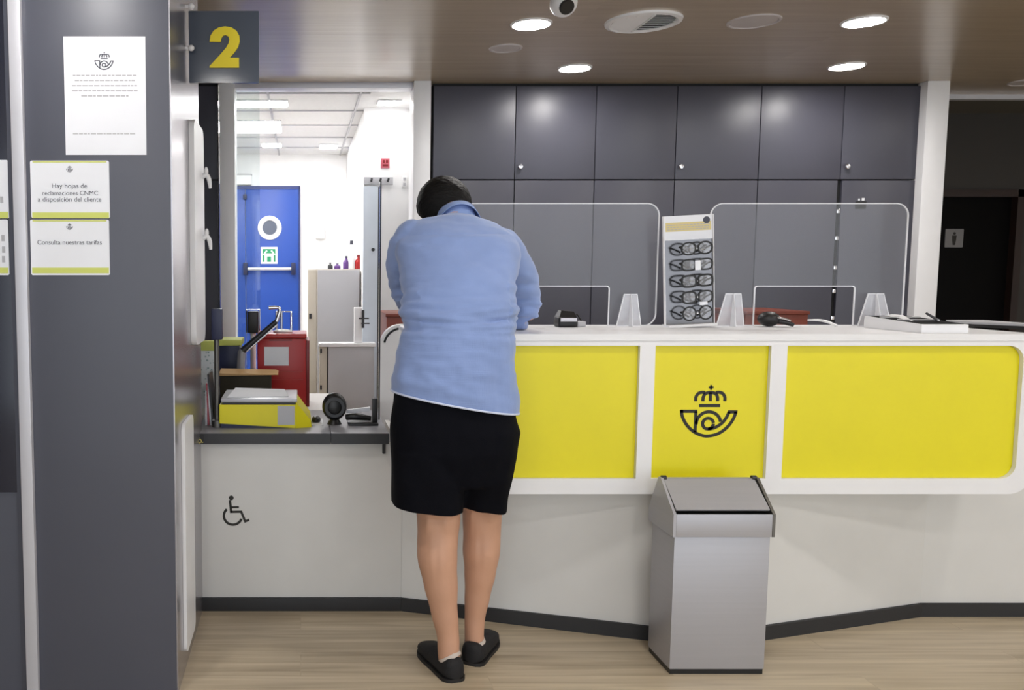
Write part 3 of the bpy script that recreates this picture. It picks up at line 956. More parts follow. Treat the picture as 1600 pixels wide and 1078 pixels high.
def spectacles():
    Y = 3.47
    a, b = at(1041, 508, Y), at(1116, 508, Y)
    cx = (a.x + b.x) / 2
    W = b.x - a.x
    Ht = at(0, 338, Y).z - ZL
    tilt = -0.052
    t = thing('spectacle_stand', 'upright counter stand of reading glasses with a white and gold header', 'display stand', (cx, Y, ZL + 0.0055), (0, tilt, 0))
    finish('base', G().box(-W / 2, W / 2, -0.03, 0.045, -0.003, 0.008, 0.002), M_['white'], t, local=True)
    finish('mirror_back', G().box(-W / 2, W / 2, 0.008, 0.014, 0.006, Ht * 0.78), M_['mirror'], t, local=True)
    finish('side_rail', G().box(-W / 2 - 0.003, -W / 2, 0.0, 0.016, 0.004, Ht).box(W / 2, W / 2 + 0.003, 0.0, 0.016, 0.004, Ht), M_['white'], t, local=True)
    h = finish('header_card', G().box(-W / 2, W / 2, 0.006, 0.014, Ht * 0.78, Ht, 0.001), M_['paper'], t, local=True)
    g = G()
    z0 = Ht * 0.86
    g.box(-W / 2 + 0.006, W / 2 - 0.006, 0.0052, 0.0061, z0, z0 + 0.036)
    finish('gold_band', g, M_['gold'], h, local=True)
    g = G()
    rnd = random.Random(5)
    for r in range(3):
        x = -W / 2 + 0.012
        while x < W / 2 - 0.02:
            w = rnd.uniform(0.006, 0.014)
            g.box(x, x + w, 0.0046, 0.0052, z0 + 0.006 + r * 0.009, z0 + 0.009 + r * 0.009)
            x += w + 0.003
    finish('print_lines', g, M_['printgrey'], h, local=True)
    g = G().lathe([(0.001, 0), (0.014, 0), (0.014, 0.0012), (0.001, 0.0012)], (W / 2 - 0.024, 0.0061, Ht - 0.022), (0, -1, 0), 24)
    finish('round_badge', g, M_['printdark'], h, local=True)
    g = G()
    for k in range(5):
        z = Ht * 0.70 - k * 0.0655 * Ht / 0.45
        g.box(0.006, 0.018, -0.036, 0.008, z - 0.004, z + 0.002)
    finish('nose_rest', g, M_['white'], t, local=True)

    # the glasses: rounded, oval and angular frames hung one above another
    from mathutils import Euler
    rotm = Euler((0, tilt, 0)).to_matrix()
    base = Vector((cx, Y, ZL + 0.0055))
    kinds = [('oval', 0.0305, 0.0240, 2.2, 0.0042), ('angular', 0.0300, 0.0215, 3.2, 0.0040), ('angular', 0.0310, 0.0225, 3.4, 0.0050), ('angular', 0.0300, 0.0225, 3.0, 0.0044), ('round', 0.0285, 0.0270, 2.0, 0.0036)]
    labs = ['black oval reading glasses, topmost pair on the stand', 'black reading glasses with a white price tag, second pair from the top', 'thick black angular reading glasses in the middle of the stand',
            'black angular reading glasses, second pair from the bottom of the stand', 'thin black round reading glasses, lowest pair on the stand']
    for k, (nm, rx, rz, p, wr) in enumerate(kinds):
        z = Ht * 0.70 - k * 0.0655 * Ht / 0.45
        loc = base + rotm @ Vector((0.014, -0.034, z))
        s = thing('reading_glasses', labs[k], 'glasses', loc, (0, tilt - 0.02, 0.16), group='reading glasses on the stand')
        g, gl = G(), G()
        for sx in (-1, 1):
            c = sx * 0.036
            lp = []
            for i in range(28):
                an = 2 * PI * i / 28
                ca, sa = math.cos(an), math.sin(an)
                lp.append((c + rx * math.copysign(abs(ca) ** (2 / p), ca), rz * math.copysign(abs(sa) ** (2 / p), sa)))
            g.stroke(lp, wr * 1.5, lambda u, v, w: Vector((u, -w, v)), 0.004, closed=True)
            gl.ext([lp], lambda u, v, w: Vector((u, -0.001 - w, v)), 0.0015)
        finish('rims', g, M_['black'], s, local=True)
        finish('lenses', gl, M_['lens'], s, local=True)
        finish('bridge', G().tube([(-0.008, -0.002, 0.006), (0, -0.004, 0.010), (0.008, -0.002, 0.006)], 0.002, 8, 3), M_['black'], s, local=True)
        for sx in (-1, 1):
            q = [(sx * (0.036 + rx), -0.001, 0.008), (sx * (0.036 + rx + 0.004), 0.006, 0.008), (sx * (0.036 + rx - 0.012), 0.012, 0.001), (sx * 0.030, 0.014, -0.014)]
            finish('temple', G().tube(q, [0.0040, 0.0040, 0.0034, 0.0044], 8, 4), M_['black'], s, local=True)
        if k in (1, 3):
            finish('price_tag', G().box(-0.012 if k == 1 else 0.006, 0.012 if k == 1 else 0.04, -0.0075, -0.0065, -0.022 if k == 1 else -0.034, 0.016 if k == 1 else -0.02), M_['paper'], s, local=True)

def counter_items():
    # card terminals
    def terminal(name, label, px0, px1, pyt, Y, left):
        a, b = at(px0, 506, Y), at(px1, 506, Y)
        cx = (a.x + b.x) / 2
        h = at(0, pyt, Y).z - ZL
        w = b.x - a.x
        t = thing(name, label, 'card terminal', (cx, Y, ZL + 0.0005))
        finish('body', G().box(-w * 0.5, w * 0.16, -0.045, 0.03, 0.0, h * 0.62, 0.008, 3), M_['black'], t, local=True)
        hood = G().hexa([(-w * 0.47, -0.04, h * 0.6), (w * 0.14, -0.04, h * 0.6), (w * 0.14, 0.028, h * 0.6), (-w * 0.47, 0.028, h * 0.6),
                         (-w * 0.36, -0.02, h), (w * 0.08, -0.02, h * 0.94), (w * 0.08, 0.02, h * 0.94), (-w * 0.36, 0.02, h)])
        finish('hood', hood, M_['black'], t, local=True)
        finish('silver_strip', G().box(-w * 0.44, w * 0.13, -0.0475, -0.044, h * 0.34, h * 0.56, 0.001), M_['alu'], t, local=True)
        finish('side_clip', G().box(w * 0.2, w * 0.5, -0.03, 0.02, 0.0, h * 0.34, 0.004), M_['cabgrey'], t, local=True)
        finish('cable', G().tube([(w * 0.12, 0, h * 0.5), (w * 0.24, 0, h * 0.75), (w * 0.34, 0.0, h * 0.55), (w * 0.42, 0, h * 0.3)], 0.003, 8, 5), M_['black'], t, local=True)
    terminal('card_terminal', "small black card terminal on the counter by the man's elbow", 868, 912, 485, 3.50, True)
    # dark handset in the second slot
    Y = 3.50
    a, b = at(1182, 506, Y), at(1232, 506, Y)
    t = thing('scanner_handset', 'black rounded handset on the counter before the brown chest', 'handset', ((a.x + b.x) / 2, Y, ZL + 0.001))
    w = b.x - a.x
    h = at(0, 487, Y).z - ZL
    finish('head', G().ell((-w * 0.12, 0, h * 0.5), (w * 0.33, 0.04, h * 0.5)), M_['black'], t, local=True)
    finish('handle', G().tube([(0, -0.01, h * 0.4), (w * 0.25, -0.03, h * 0.32), (w * 0.5, -0.035, 0.008)], [0.013, 0.011, 0.008], 12, 4), M_['black'], t, local=True)
    finish('silver_strip', G().tube([(0.0, -0.032, h * 0.62), (w * 0.2, -0.041, h * 0.55), (w * 0.36, -0.046, h * 0.42)], 0.004, 8, 4), M_['chrome'], t, local=True)
    # white stylus and knob further right
    p = [at(1262, 499, 3.6), at(1286, 499, 3.58), at(1308, 507, 3.5)]
    p[0].z = ZL + 0.022
    p[1].z = ZL + 0.020
    p[2].z = ZL + 0.004
    tag(finish('white_cable', G().tube(p, [0.003, 0.0055, 0.005], 10, 6), M_['white']), 'white cable end lying on the counter left of a trapezoid foot', 'cable')
    # leaflet tray with pen
    Y0, Y1 = 3.12, 3.44
    xl, xr = at(1440, 515, Y0).x, at(1513, 515, Y0).x
    zf, zk = at(0, 507, Y0).z, at(0, 491, Y1).z
    t = thing('sloping_tray', 'white sloping box with a dark grooved top at the counter right', 'tray', ((xl + xr) / 2, (Y0 + Y1) / 2, ZL))
    z0 = ZL + 0.0005
    g = G().hexa([(xl, Y0, z0), (xr, Y0, z0), (xr, Y1, z0), (xl, Y1, z0), (xl, Y0, zf), (xr, Y0, zf), (xr, Y1, zk - 0.006), (xl, Y1, zk - 0.006)])
    finish('box', g, M_['white'], t)
    dzy = (zk - 0.006 - zf) / (Y1 - Y0)
    g = G()
    def zt(y):
        return zf + dzy * (y - Y0)
    m = 0.008
    g.hexa([(xl + m, Y0 + 0.012, zt(Y0 + 0.012) + 0.0004), (xr - m, Y0 + 0.012, zt(Y0 + 0.012) + 0.0004), (xr - m, Y1 - 0.012, zt(Y1 - 0.012) + 0.0004), (xl + m, Y1 - 0.012, zt(Y1 - 0.012) + 0.0004),
            (xl + m, Y0 + 0.012, zt(Y0 + 0.012) + 0.002), (xr - m, Y0 + 0.012, zt(Y0 + 0.012) + 0.002), (xr - m, Y1 - 0.012, zt(Y1 - 0.012) + 0.002), (xl + m, Y1 - 0.012, zt(Y1 - 0.012) + 0.002)])
    finish('dark_inset', g, mat('matt black grooved top', (18, 18, 20), 0.8, spec=0.1), t)
    g = G()
    for k in range(2):
        y = Y0 + 0.13 + k * 0.10
        g.hexa([(xl + m, y, zt(y) + 0.002), (xr - m, y, zt(y) + 0.002), (xr - m, y + 0.014, zt(y + 0.014) + 0.002), (xl + m, y + 0.014, zt(y + 0.014) + 0.002),
                (xl + m, y, zt(y) + 0.005), (xr - m, y, zt(y) + 0.005), (xr - m, y + 0.014, zt(y + 0.014) + 0.005), (xl + m, y + 0.014, zt(y + 0.014) + 0.005)])
    finish('ridge', g, M_['cabgrey'], t)
    # sloping white flap on the left of the box
    Xf = at(1394, 500, Y1).x
    g = G().hexa([(Xf, Y1 - 0.06, z0), (xl - 0.001, Y0 + 0.01, z0), (xl - 0.001, Y1, z0), (Xf, Y1, z0),
                  (Xf, Y1 - 0.06, zk), (xl - 0.001, Y0 + 0.01, zf - 0.001), (xl - 0.001, Y1, zf + 0.004), (Xf, Y1, zk)])
    finish('side_flap', g, M_['white'], t)
    a, b = Vector((at(1451, 490, 3.40).x, 3.41, zt(3.41) + 0.012)), Vector((at(1466, 505, 3.17).x, 3.17, zt(3.17) + 0.010))
    t = thing('pen', 'black pen lying across the grooved top of the white box', 'pen', a)
    d = (b - a).normalized()
    finish('barrel', G().cyl(a, b, 0.0048, n=14), M_['black'], t)
    finish('tip', G().cyl(b, b + d * 0.016, 0.0045, 0.001, n=14), M_['alu'], t)
    # slab at the right end
    p0, p1 = at(1517, 508, 3.46), at(1660, 518, 3.22)
    g, g2 = G(), G()
    z = ZL + 0.0005
    def quad(z0, z1, e):
        x1, y1 = p1.x, 3.25
        x0, y0 = p0.x, 3.44
        return [(x0 + e, y0 + e, z0), (x1, y1 + e, z0), (x1, 3.60, z0), (x0 + e, 3.60, z0), (x0 + e, y0 + e, z1), (x1, y1 + e, z1), (x1, 3.60, z1), (x0 + e, 3.60, z1)]
    t = thing('document_folder', 'thin grey slab with a black edge at the right end of the counter', 'folder', (p0.x, 3.5, z))
    finish('lower_board', G().hexa(quad(z, z + 0.012, 0)), M_['black'], t)
    finish('upper_board', G().hexa(quad(z + 0.0125, z + 0.022, 0.004)), M_['cabgrey'], t)
    # brown chests behind the counter, only their tops show
    for px0, px1, pyt, Y, lab in ((1165, 1263, 486, 4.45, 'reddish brown wooden chest behind the counter, top just above the ledge'), (604, 640, 490, 4.85, "reddish brown wooden chest at the man's left, behind the white chair")):
        a, b = at(px0, pyt, Y), at(px1, pyt, Y)
        t = thing('wooden_chest', lab, 'chest', ((a.x + b.x) / 2, Y + 0.2, 0), group='brown chests behind the counter')
        finish('body', G().box(a.x, b.x, Y, Y + 0.42, 0.0, a.z - 0.019, 0.003), M_['brown'], t)
        finish('top_board', G().box(a.x - 0.006, b.x + 0.006, Y - 0.008, Y + 0.43, a.z - 0.0185, a.z, 0.003), M_['brown'], t)

# =================================================================== LOW DESK
def wheelchair(g, f, cx, cy, s, d):
    """access symbol; drawing units of 1000, y down"""
    def T(p):
        return [(cx + (q[0] - 590) * s, cy - (q[1] - 580) * s) for q in p]
    g.ext([T(arc(485, 268, 58, 0, 345, 23))], f, d)
    g.stroke(T([(452, 320), (482, 640)]), 58 * s, f, d)
    g.stroke(T([(480, 500), (668, 497)]), 46 * s, f, d)
    g.stroke(T([(455, 613), (722, 608), (818, 848), (915, 805)]), 56 * s, f, d)
    g.stroke(T(arc(522, 710, 218, -132, -340, 34)), 60 * s, f, d)

ZD = 0.752
def desk():
    Yp = 3.415
    xl, xr = -0.432, 0.4165
    t = thing('low_desk', 'low white accessible desk with a grey top and wheelchair symbol', 'desk', (0, 3.6, 0))
    finish('front_panel', G().box(xl, xr, Yp + 0.012, Yp + 0.035, 0.055, ZD - 0.045, 0.001), M_['warmwhite'], t)
    finish('kick_plate', G().box(xl, xr, Yp, Yp + 0.03, 0, 0.0545, 0.001), M_['rubber'], t)
    finish('side_panel', G().box(xl, xl + 0.02, Yp + 0.036, 3.95, 0, ZD - 0.045), M_['warmwhite'], t)
    finish('side_panel', G().box(xr - 0.022, xr - 0.002, Yp + 0.036, 3.95, 0, ZD - 0.045), M_['warmwhite'], t)
    Y0, Y1 = 3.385, 3.97
    xs = at(517, 680, Y0).x
    xe = at(608, 680, Y0).x
    for a, b in ((xl, xs - 0.001), (xs + 0.001, xe)):
        w = finish('worktop', G().box(a, b, Y0 + 0.0032, Y1, ZD - 0.044, ZD, 0.002), M_['deskgrey'], t)
        finish('front_edge', G().box(a, b, Y0, Y0 + 0.003, ZD - 0.044, ZD - 0.001), M_['deskedge'], w)
    q = at(600, 703, Y0 + 0.03)
    finish('bracket', G().box(q.x - 0.008, q.x + 0.004, Y0 + 0.004, Y0 + 0.03, ZD - 0.085, ZD - 0.0445), M_['black'], t)
    g = G()
    c = at(368.3, 797.6, Yp + 0.012)
    s = Yp / F_PX / 15.4 / 0.978
    wheelchair(g, fXZ(Yp + 0.0118), c.x, c.z, s, 0.0008)
    finish('wheelchair_symbol', g, M_['ink'], t)
    # sticker on the edge
    c = at(311, 686, Y0)
    st = thing('access_sticker', 'small yellow and black wheelchair sticker on the desk edge', 'sticker', (c.x, Y0, c.z))
    finish('label', G().box(c.x - 0.022, c.x + 0.020, Y0 - 0.0012, Y0 - 0.0002, c.z - 0.019, c.z + 0.021), M_['black'], st)
    g = G()
    wheelchair(g, fXZ(Y0 - 0.0013), c.x, c.z, 0.000052, 0.0004)
    finish('wheelchair_symbol', g, mat('pale yellow print', (230, 214, 120), 0.6), st)
    # clear upright screen at the right of the desk
    xg = at(592, 500, 3.72).x
    zt = at(594, 284, 3.72).z
    sc = thing('desk_screen', 'slim clear upright fin with a thin dark edge on the low desk', 'screen', (xg, 3.75, ZD))
    finish('sheet', G().box(xg, xg + 0.004, 3.70, 3.745, ZD + 0.001, zt), M_['glass'], sc)
    finish('dark_edge', G().box(xg - 0.001, xg + 0.005, 3.695, 3.6995, ZD + 0.001, zt), M_['deskedge'], sc)

def desk_items():
    z = ZD
    # parcel scale
    Y0 = 3.50
    xl, xr = at(343, 640, Y0).x, at(462, 640, Y0).x
    t = thing('parcel_scale', 'yellow parcel scale with a grey weighing platform on the low desk', 'scale', ((xl + xr) / 2, Y0 + 0.13, z))
    zt = at(0, 628, Y0).z
    g = G().hexa([(xl, Y0, z + 0.020), (xr, Y0 + 0.0, z + 0.0), (xr, Y0 + 0.27, z + 0.0), (xl, Y0 + 0.27, z + 0.02),
                  (xl, Y0, zt - 0.012), (xr, Y0, zt - 0.012), (xr, Y0 + 0.27, zt - 0.012), (xl, Y0 + 0.27, zt - 0.012)])
    finish('body', g, M_['yellow'], t)
    finish('under_shell', G().hexa([(xl + 0.004, Y0 + 0.006, z + 0.0005), (xr - 0.02, Y0 + 0.006, z + 0.0005), (xr - 0.02, Y0 + 0.26, z + 0.0005), (xl + 0.004, Y0 + 0.26, z + 0.0005),
                                    (xl + 0.004, Y0 + 0.006, z + 0.0195), (xr - 0.03, Y0 + 0.006, z + 0.004), (xr - 0.03, Y0 + 0.26, z + 0.004), (xl + 0.004, Y0 + 0.26, z + 0.0195)]), M_['navy'], t)
    xe = at(487, 650, Y0).x
    g = G().hexa([(xr + 0.001, Y0 - 0.004, z + 0.0005), (xe, Y0 + 0.02, z + 0.0005), (xe, Y0 + 0.25, z + 0.0005), (xr + 0.001, Y0 + 0.27, z + 0.0005),
                  (xr + 0.001, Y0 - 0.004, zt), (xe - 0.004, Y0 + 0.02, z + 0.03), (xe - 0.004, Y0 + 0.25, z + 0.03), (xr + 0.001, Y0 + 0.27, zt)])
    key = finish('keypad_wedge', g, M_['yellow'], t)
    finish('keys', G().box(xr + 0.02, xe - 0.02, Y0 + 0.08, Y0 + 0.2, z + 0.03, z + 0.041), M_['ink'], key)
    finish('maker_plate', G().box(xr - 0.075, xr - 0.005, Y0 - 0.0012, Y0 - 0.0002, z + 0.014, zt - 0.016), M_['cabgrey'], t)
    finish('platform', G().box(xl + 0.006, xr + 0.006, Y0 - 0.002, Y0 + 0.27, zt - 0.002, zt + 0.014, 0.003), M_['steel'], t)
    finish('gasket', G().box(xl + 0.012, xr - 0.002, Y0 + 0.004, Y0 + 0.26, zt - 0.0115, zt - 0.0025), M_['black'], t)
    # display column of the scale
    px = at(339, 600, Y0 + 0.03)
    col = finish('column', G().cyl((px.x, Y0 + 0.03, z + 0.0005), (px.x, Y0 + 0.03, at(0, 526, Y0 + 0.03).z), 0.011, n=20).cyl((px.x, Y0 + 0.03, z), (px.x, Y0 + 0.03, z + 0.03), 0.022, n=20), M_['steeldark'], t)
    a, b = at(331, 482, Y0 + 0.03), at(348, 530, Y0 + 0.03)
    finish('display_head', G().box(a.x, b.x, Y0 + 0.0, Y0 + 0.05, b.z, a.z, 0.004), M_['navy'], col)
    # papers on the scale
    tag(finish('paper_sheets', G().hexa([(xl + 0.03, Y0 + 0.02, zt + 0.0145), (xr - 0.03, Y0 + 0.05, zt + 0.0145), (xr - 0.05, Y0 + 0.2, zt + 0.0145), (xl + 0.05, Y0 + 0.22, zt + 0.0145),
                                        (xl + 0.03, Y0 + 0.02, zt + 0.017), (xr - 0.03, Y0 + 0.05, zt + 0.017), (xr - 0.05, Y0 + 0.2, zt + 0.026), (xl + 0.05, Y0 + 0.22, zt + 0.03)]), M_['paper']), 'white papers lying on the yellow scale platform', 'papers')
    # leaflet holder at the left end
    a = at(322, 640, 3.62)
    t = thing('leaflet_holder', 'slanting pink and white leaflet rack at the left end of the desk', 'leaflet rack', (a.x, 3.62, z))
    x0, x1 = -0.395, at(336, 640, 3.60).x
    zt2 = at(0, 582, 3.62).z
    g = G().hexa([(x1 - 0.008, 3.56, z + 0.0005), (x1, 3.56, z + 0.0005), (x1, 3.70, z + 0.0005), (x1 - 0.008, 3.70, z + 0.0005),
                  (x0 - 0.0, 3.56, zt2), (x0 + 0.008, 3.56, zt2), (x0 + 0.008, 3.70, zt2), (x0 - 0.0, 3.70, zt2)])
    finish('back_plate', g, M_['deskedge'], t)
    for k, m in ((1, 'paper'), (2, 'pink'), (3, 'paper')):
        e = -0.010 * k
        zz = zt2 - 0.03 * k + 0.02
        g = G().hexa([(x1 - 0.008 + e, 3.565, z + 0.0005), (x1 - 0.001 + e, 3.565, z + 0.0005), (x1 - 0.001 + e, 3.69, z + 0.0005), (x1 - 0.008 + e, 3.69, z + 0.0005),
                      (x0 + e * 0.3, 3.565, zz), (x0 + 0.007 + e * 0.3, 3.565, zz), (x0 + 0.007 + e * 0.3, 3.69, zz), (x0 + e * 0.3, 3.69, zz)])
        finish('leaflet', g, M_[m], t)
    # webcam style speaker and black reader on a tray
    Y = 3.60
    a, b = at(508, 640, Y), at(537, 640, Y)
    cx = (a.x + b.x) / 2
    zt3 = at(0, 614, Y).z
    t = thing('desk_speaker', 'round black desk speaker on the low desk beside the scale', 'speaker', (cx, Y, z))
    R = (zt3 - z - 0.014) / 2
    finish('shell', G().ell((cx, Y, z + 0.016 + R), (R * 0.88, 0.035, R), u=28), M_['black'], t)
    finish('ring', G().lathe([(R * 0.5, 0), (R * 0.72, 0.0), (R * 0.72, 0.006), (R * 0.5, 0.006)], (cx, Y - 0.028, z + 0.016 + R), (0, -1, 0), 28), M_['deskedge'], t)
    finish('foot', G().cyl((cx, Y, z + 0.0005), (cx, Y, z + 0.020), 0.032, 0.02), M_['black'], t)
    c, d = at(541, 650, Y), at(590, 650, Y)
    t = thing('card_reader', 'black card reader with an upright post on the low desk', 'card reader', ((c.x + d.x) / 2, Y, z))
    finish('tray', G().box(c.x + 0.006, d.x, Y - 0.05, Y + 0.06, z + 0.0005, z + 0.010, 0.003), M_['black'], t)
    finish('post', G().box(d.x - 0.024, d.x, Y - 0.012, Y + 0.02, z + 0.0105, at(0, 622, Y).z, 0.003), M_['black'], t)
    g = G().tube([(c.x, Y, z + 0.030), (c.x + 0.04, Y - 0.01, z + 0.034), (d.x - 0.03, Y, z + 0.024)], [0.014, 0.016, 0.010], 12, 4)
    finish('handset', g, M_['black'], t)
    finish('paper_slip', G().hexa([(c.x + 0.005, Y + 0.03, z + 0.04), (d.x - 0.03, Y + 0.03, z + 0.05), (d.x - 0.03, Y + 0.05, z + 0.05), (c.x + 0.005, Y + 0.05, z + 0.04),
                                   (c.x + 0.005, Y + 0.03, z + 0.055), (d.x - 0.03, Y + 0.03, z + 0.067), (d.x - 0.03, Y + 0.05, z + 0.067), (c.x + 0.005, Y + 0.05, z + 0.055)]), M_['paper'], t)
    # small black mouse between scale and speaker
    e = at(494, 645, 3.62)
    t = thing('computer_mouse', 'small black mouse on a white pad beside the yellow scale', 'mouse', (e.x, 3.64, z))
    finish('shell', G().ell((e.x, 3.64, z + 0.012), (0.020, 0.034, 0.017)), M_['black'], t)
    tag(finish('mouse_pad', G().box(e.x - 0.035, e.x + 0.03, 3.56, 3.72, z + 0.0003, z + 0.0025), M_['paper']), 'thin white pad under the small black mouse', 'mouse pad')

# =================================================================== BEHIND THE DESK
def staff_side():
    # second low table behind the desk carries the boxes
    zt = 0.72
    tb = thing('side_table', 'plain pale side table behind the low desk holding red box', 'table', (-0.2, 4.3, 0))
    finish('tabletop', G().box(-0.70, 0.16, 4.02, 4.75, zt - 0.03, zt, 0.003), M_['warmwhite'], tb)
    for x in (-0.67, 0.13):
        for y in (4.05, 4.72):
            finish('leg', G().box(x - 0.02, x + 0.02, y - 0.02, y + 0.02, 0, zt - 0.03), M_['cabgrey'], tb)
    # red box
    Y = 4.25
    a, b = at(402, 523, Y), at(478, 620, Y)
    t = thing('red_box', 'red plastic collection box with a white label on its front', 'box', ((a.x + b.x) / 2, Y + 0.12, zt))
    finish('body', G().box(a.x, b.x, Y, Y + 0.26, zt + 0.0005, a.z - 0.02, 0.006), M_['redbox'], t)
    finish('lid', G().box(a.x - 0.004, b.x + 0.004, Y - 0.004, Y + 0.264, a.z - 0.019, a.z + 0.004, 0.008, 3), M_['redbox'], t)
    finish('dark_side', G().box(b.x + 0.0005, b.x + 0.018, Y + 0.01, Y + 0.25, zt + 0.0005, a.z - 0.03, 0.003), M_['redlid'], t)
    p, q = at(413, 542, Y), at(451, 571, Y)
    finish('label', G().box(p.x, q.x, Y - 0.002, Y - 0.0003, q.z, p.z), M_['paper'], t)
    g = G()
    for py in (581, 593):
        zz = at(0, py, Y).z
        g.box(a.x + 0.06, b.x - 0.015, Y - 0.004, Y - 0.0003, zz - 0.003, zz + 0.003)
    finish('ridge', g, M_['redbox'], t)
    zz = at(0, 532, Y).z
    finish('slot', G().box(a.x + 0.06, b.x - 0.07, Y - 0.006, Y - 0.0045, zz, zz + 0.004), M_['black'], t)
    # chrome frame stand on the red box
    ztop = a.z + 0.004
    Yk = Y + 0.10
    t = thing('chrome_stand', 'small chrome frame stand on top of the red box', 'stand', (at(440, 500, Yk).x, Yk, ztop))
    l, m, r = at(432, 490, Yk), at(438, 490, Yk), at(455, 490, Yk)
    zc = at(0, 487, Yk).z
    finish('frame', G().tube([(l.x, Yk, ztop), (l.x, Yk, zc), (r.x, Yk, zc), (r.x, Yk, ztop)], 0.006, 10), M_['chrome'], t)
    finish('post', G().cyl((m.x + 0.006, Yk, ztop), (m.x + 0.006, Yk, zc), 0.006, n=10), M_['chrome'], t)
    finish('foot', G().ell((m.x + 0.012, Yk, ztop + 0.006), (0.05, 0.04, 0.012)), M_['white'], t)
    # monitor arm
    Ya = 4.15
    pts = [at(375, 575, Ya), at(379, 548, Ya), at(432, 502, Ya)]
    pts[0].z = zt + 0.0005
    t = thing('jointed_arm', 'dark jointed arm reaching up beside the red box', 'arm', pts[0])
    finish('column', G().tube([pts[0], at(377, 560, Ya), pts[1]], [0.024, 0.02, 0.017], 14, 3), M_['deskgrey'], t)
    finish('boom', G().tube([pts[1], pts[2]], [0.017, 0.012], 14), M_['deskedge'], t)
    finish('spring', G().tube([pts[1] + Vector((0.02, -0.01, -0.002)), pts[2] + Vector((0.005, -0.01, -0.014))], 0.005, 10), M_['chrome'], t)
    hd = finish('head', G().tube([pts[2], at(437, 482, Ya), at(420, 481, Ya)], [0.011, 0.009, 0.009], 10, 4), M_['chrome'], t)
    # black bottle shaped dispenser in a chrome bracket
    Yb = 4.60
    a, b = at(387, 486, Yb), at(404, 520, Yb)
    cx = (a.x + b.x) / 2
    t = thing('black_dispenser', 'black dispenser in a chrome bracket before the blue door', 'dispenser', (cx, Yb, zt))
    finish('body', G().box(a.x, b.x, Yb - 0.03, Yb + 0.03, b.z, a.z, 0.008, 3), M_['black'], t)
    finish('bracket', G().tube([(a.x - 0.006, Yb, b.z), (a.x - 0.006, Yb, a.z + 0.008), (b.x + 0.006, Yb, a.z + 0.008), (b.x + 0.006, Yb, b.z)], 0.004, 8), M_['chrome'], t)
    finish('stem', G().cyl((cx, Yb, zt + 0.0005), (cx, Yb, b.z), 0.016).cyl((cx, Yb, zt + 0.0005), (cx, Yb, zt + 0.012), 0.05), M_['white'], t)
    # open card box in front
    Yc = 4.03
    l, r = at(344, 590, Yc), at(430, 590, Yc)
    zb, zc = zt + 0.0005, at(0, 587, Yc).z
    t = thing('card_carton', 'open dark carton with a pale card flap behind the yellow scale', 'carton', ((l.x + r.x) / 2, Yc + 0.1, zt))
    finish('body', G().box(l.x, r.x - 0.02, Yc + 0.0, Yc + 0.085, zb, zc, 0.002), M_['carddark'], t)
    zf = at(0, 577, Yc).z
    finish('flap', G().hexa([(l.x - 0.004, Yc - 0.01, zc + 0.001), (r.x + 0.014, Yc - 0.01, zc + 0.004), (r.x + 0.014, Yc + 0.088, zc + 0.015), (l.x - 0.004, Yc + 0.088, zc + 0.015),
                             (l.x - 0.004, Yc - 0.01, zc + 0.012), (r.x + 0.014, Yc - 0.01, zc + 0.007), (r.x + 0.0, Yc + 0.088, zc + 0.020), (l.x - 0.004, Yc + 0.088, zc + 0.026)]), M_['card'], t)
    # navy crate with a yellow rim, patterned box
    Yn = 4.30
    l, r = at(338, 545, Yn), at(374, 545, Yn)
    zc = at(0, 540, Yn).z
    t = thing('navy_crate', 'navy crate with a yellow rim left of the red box', 'crate', ((l.x + r.x) / 2, Yn + 0.1, zt))
    finish('body', G().box(l.x, r.x, Yn, Yn + 0.2, zt + 0.0005, zc, 0.005), M_['navy'], t)
    finish('rim', G().box(l.x - 0.008, r.x + 0.012, Yn - 0.006, Yn + 0.206, zc + 0.0003, at(0, 531, Yn).z, 0.004), M_['lime'], t)
    finish('handle', G().box(l.x + 0.002, l.x + 0.01, Yn - 0.006, Yn - 0.0003, at(0, 568, Yn).z, at(0, 550, Yn).z, 0.002), M_['white'], t)
    Yn = 4.22
    l, r = at(304, 545, Yn), at(334, 545, Yn)
    zc = at(0, 548, Yn).z
    t = thing('patterned_box', 'white box with green and blue specks beside the pillar', 'box', ((l.x + r.x) / 2, Yn + 0.1, zt))
    pm = mat('speckled print', (226, 232, 234), 0.6)
    nt = pm.node_tree
    vr = nt.nodes.new('ShaderNodeTexVoronoi')
    vr.inputs['Scale'].default_value = 55
    cr = nt.nodes.new('ShaderNodeValToRGB')
    cr.color_ramp.elements[0].position = 0.0
    cr.color_ramp.elements[0].color = lin((40, 120, 120))
    cr.color_ramp.elements[1].position = 0.35
    cr.color_ramp.elements[1].color = lin((226, 232, 234))
    nt.links.new(nt.nodes['Texture Coordinate'].outputs['Object'], vr.inputs['Vector'])
    nt.links.new(vr.outputs['Distance'], cr.inputs['Fac'])
    nt.links.new(cr.outputs['Color'], nt.nodes['Principled BSDF'].inputs['Base Color'])
    finish('body', G().box(l.x - 0.02, r.x, Yn, Yn + 0.06, zt + 0.0005, zc, 0.003), pm, t)
    finish('lid', G().box(l.x - 0.02, r.x + 0.003, Yn - 0.004, Yn + 0.06, zc + 0.0003, at(0, 533, Yn).z, 0.003), M_['lime'], t)

    # tall beige cabinet, low grey cabinet, tall locker in the office
    Y = 6.35
    a, b = at(496, 419, Y), at(562, 419, Y)
    t = thing('filing_cabinet', 'tall pale beige steel cabinet right of the blue door', 'cabinet', ((a.x + b.x) / 2, Y + 0.3, 0))
    finish('body', G().box(a.x - 0.005, b.x, Y + 0.002, Y + 0.5, 0.0, a.z - 0.006, 0.004), M_['beige'], t)
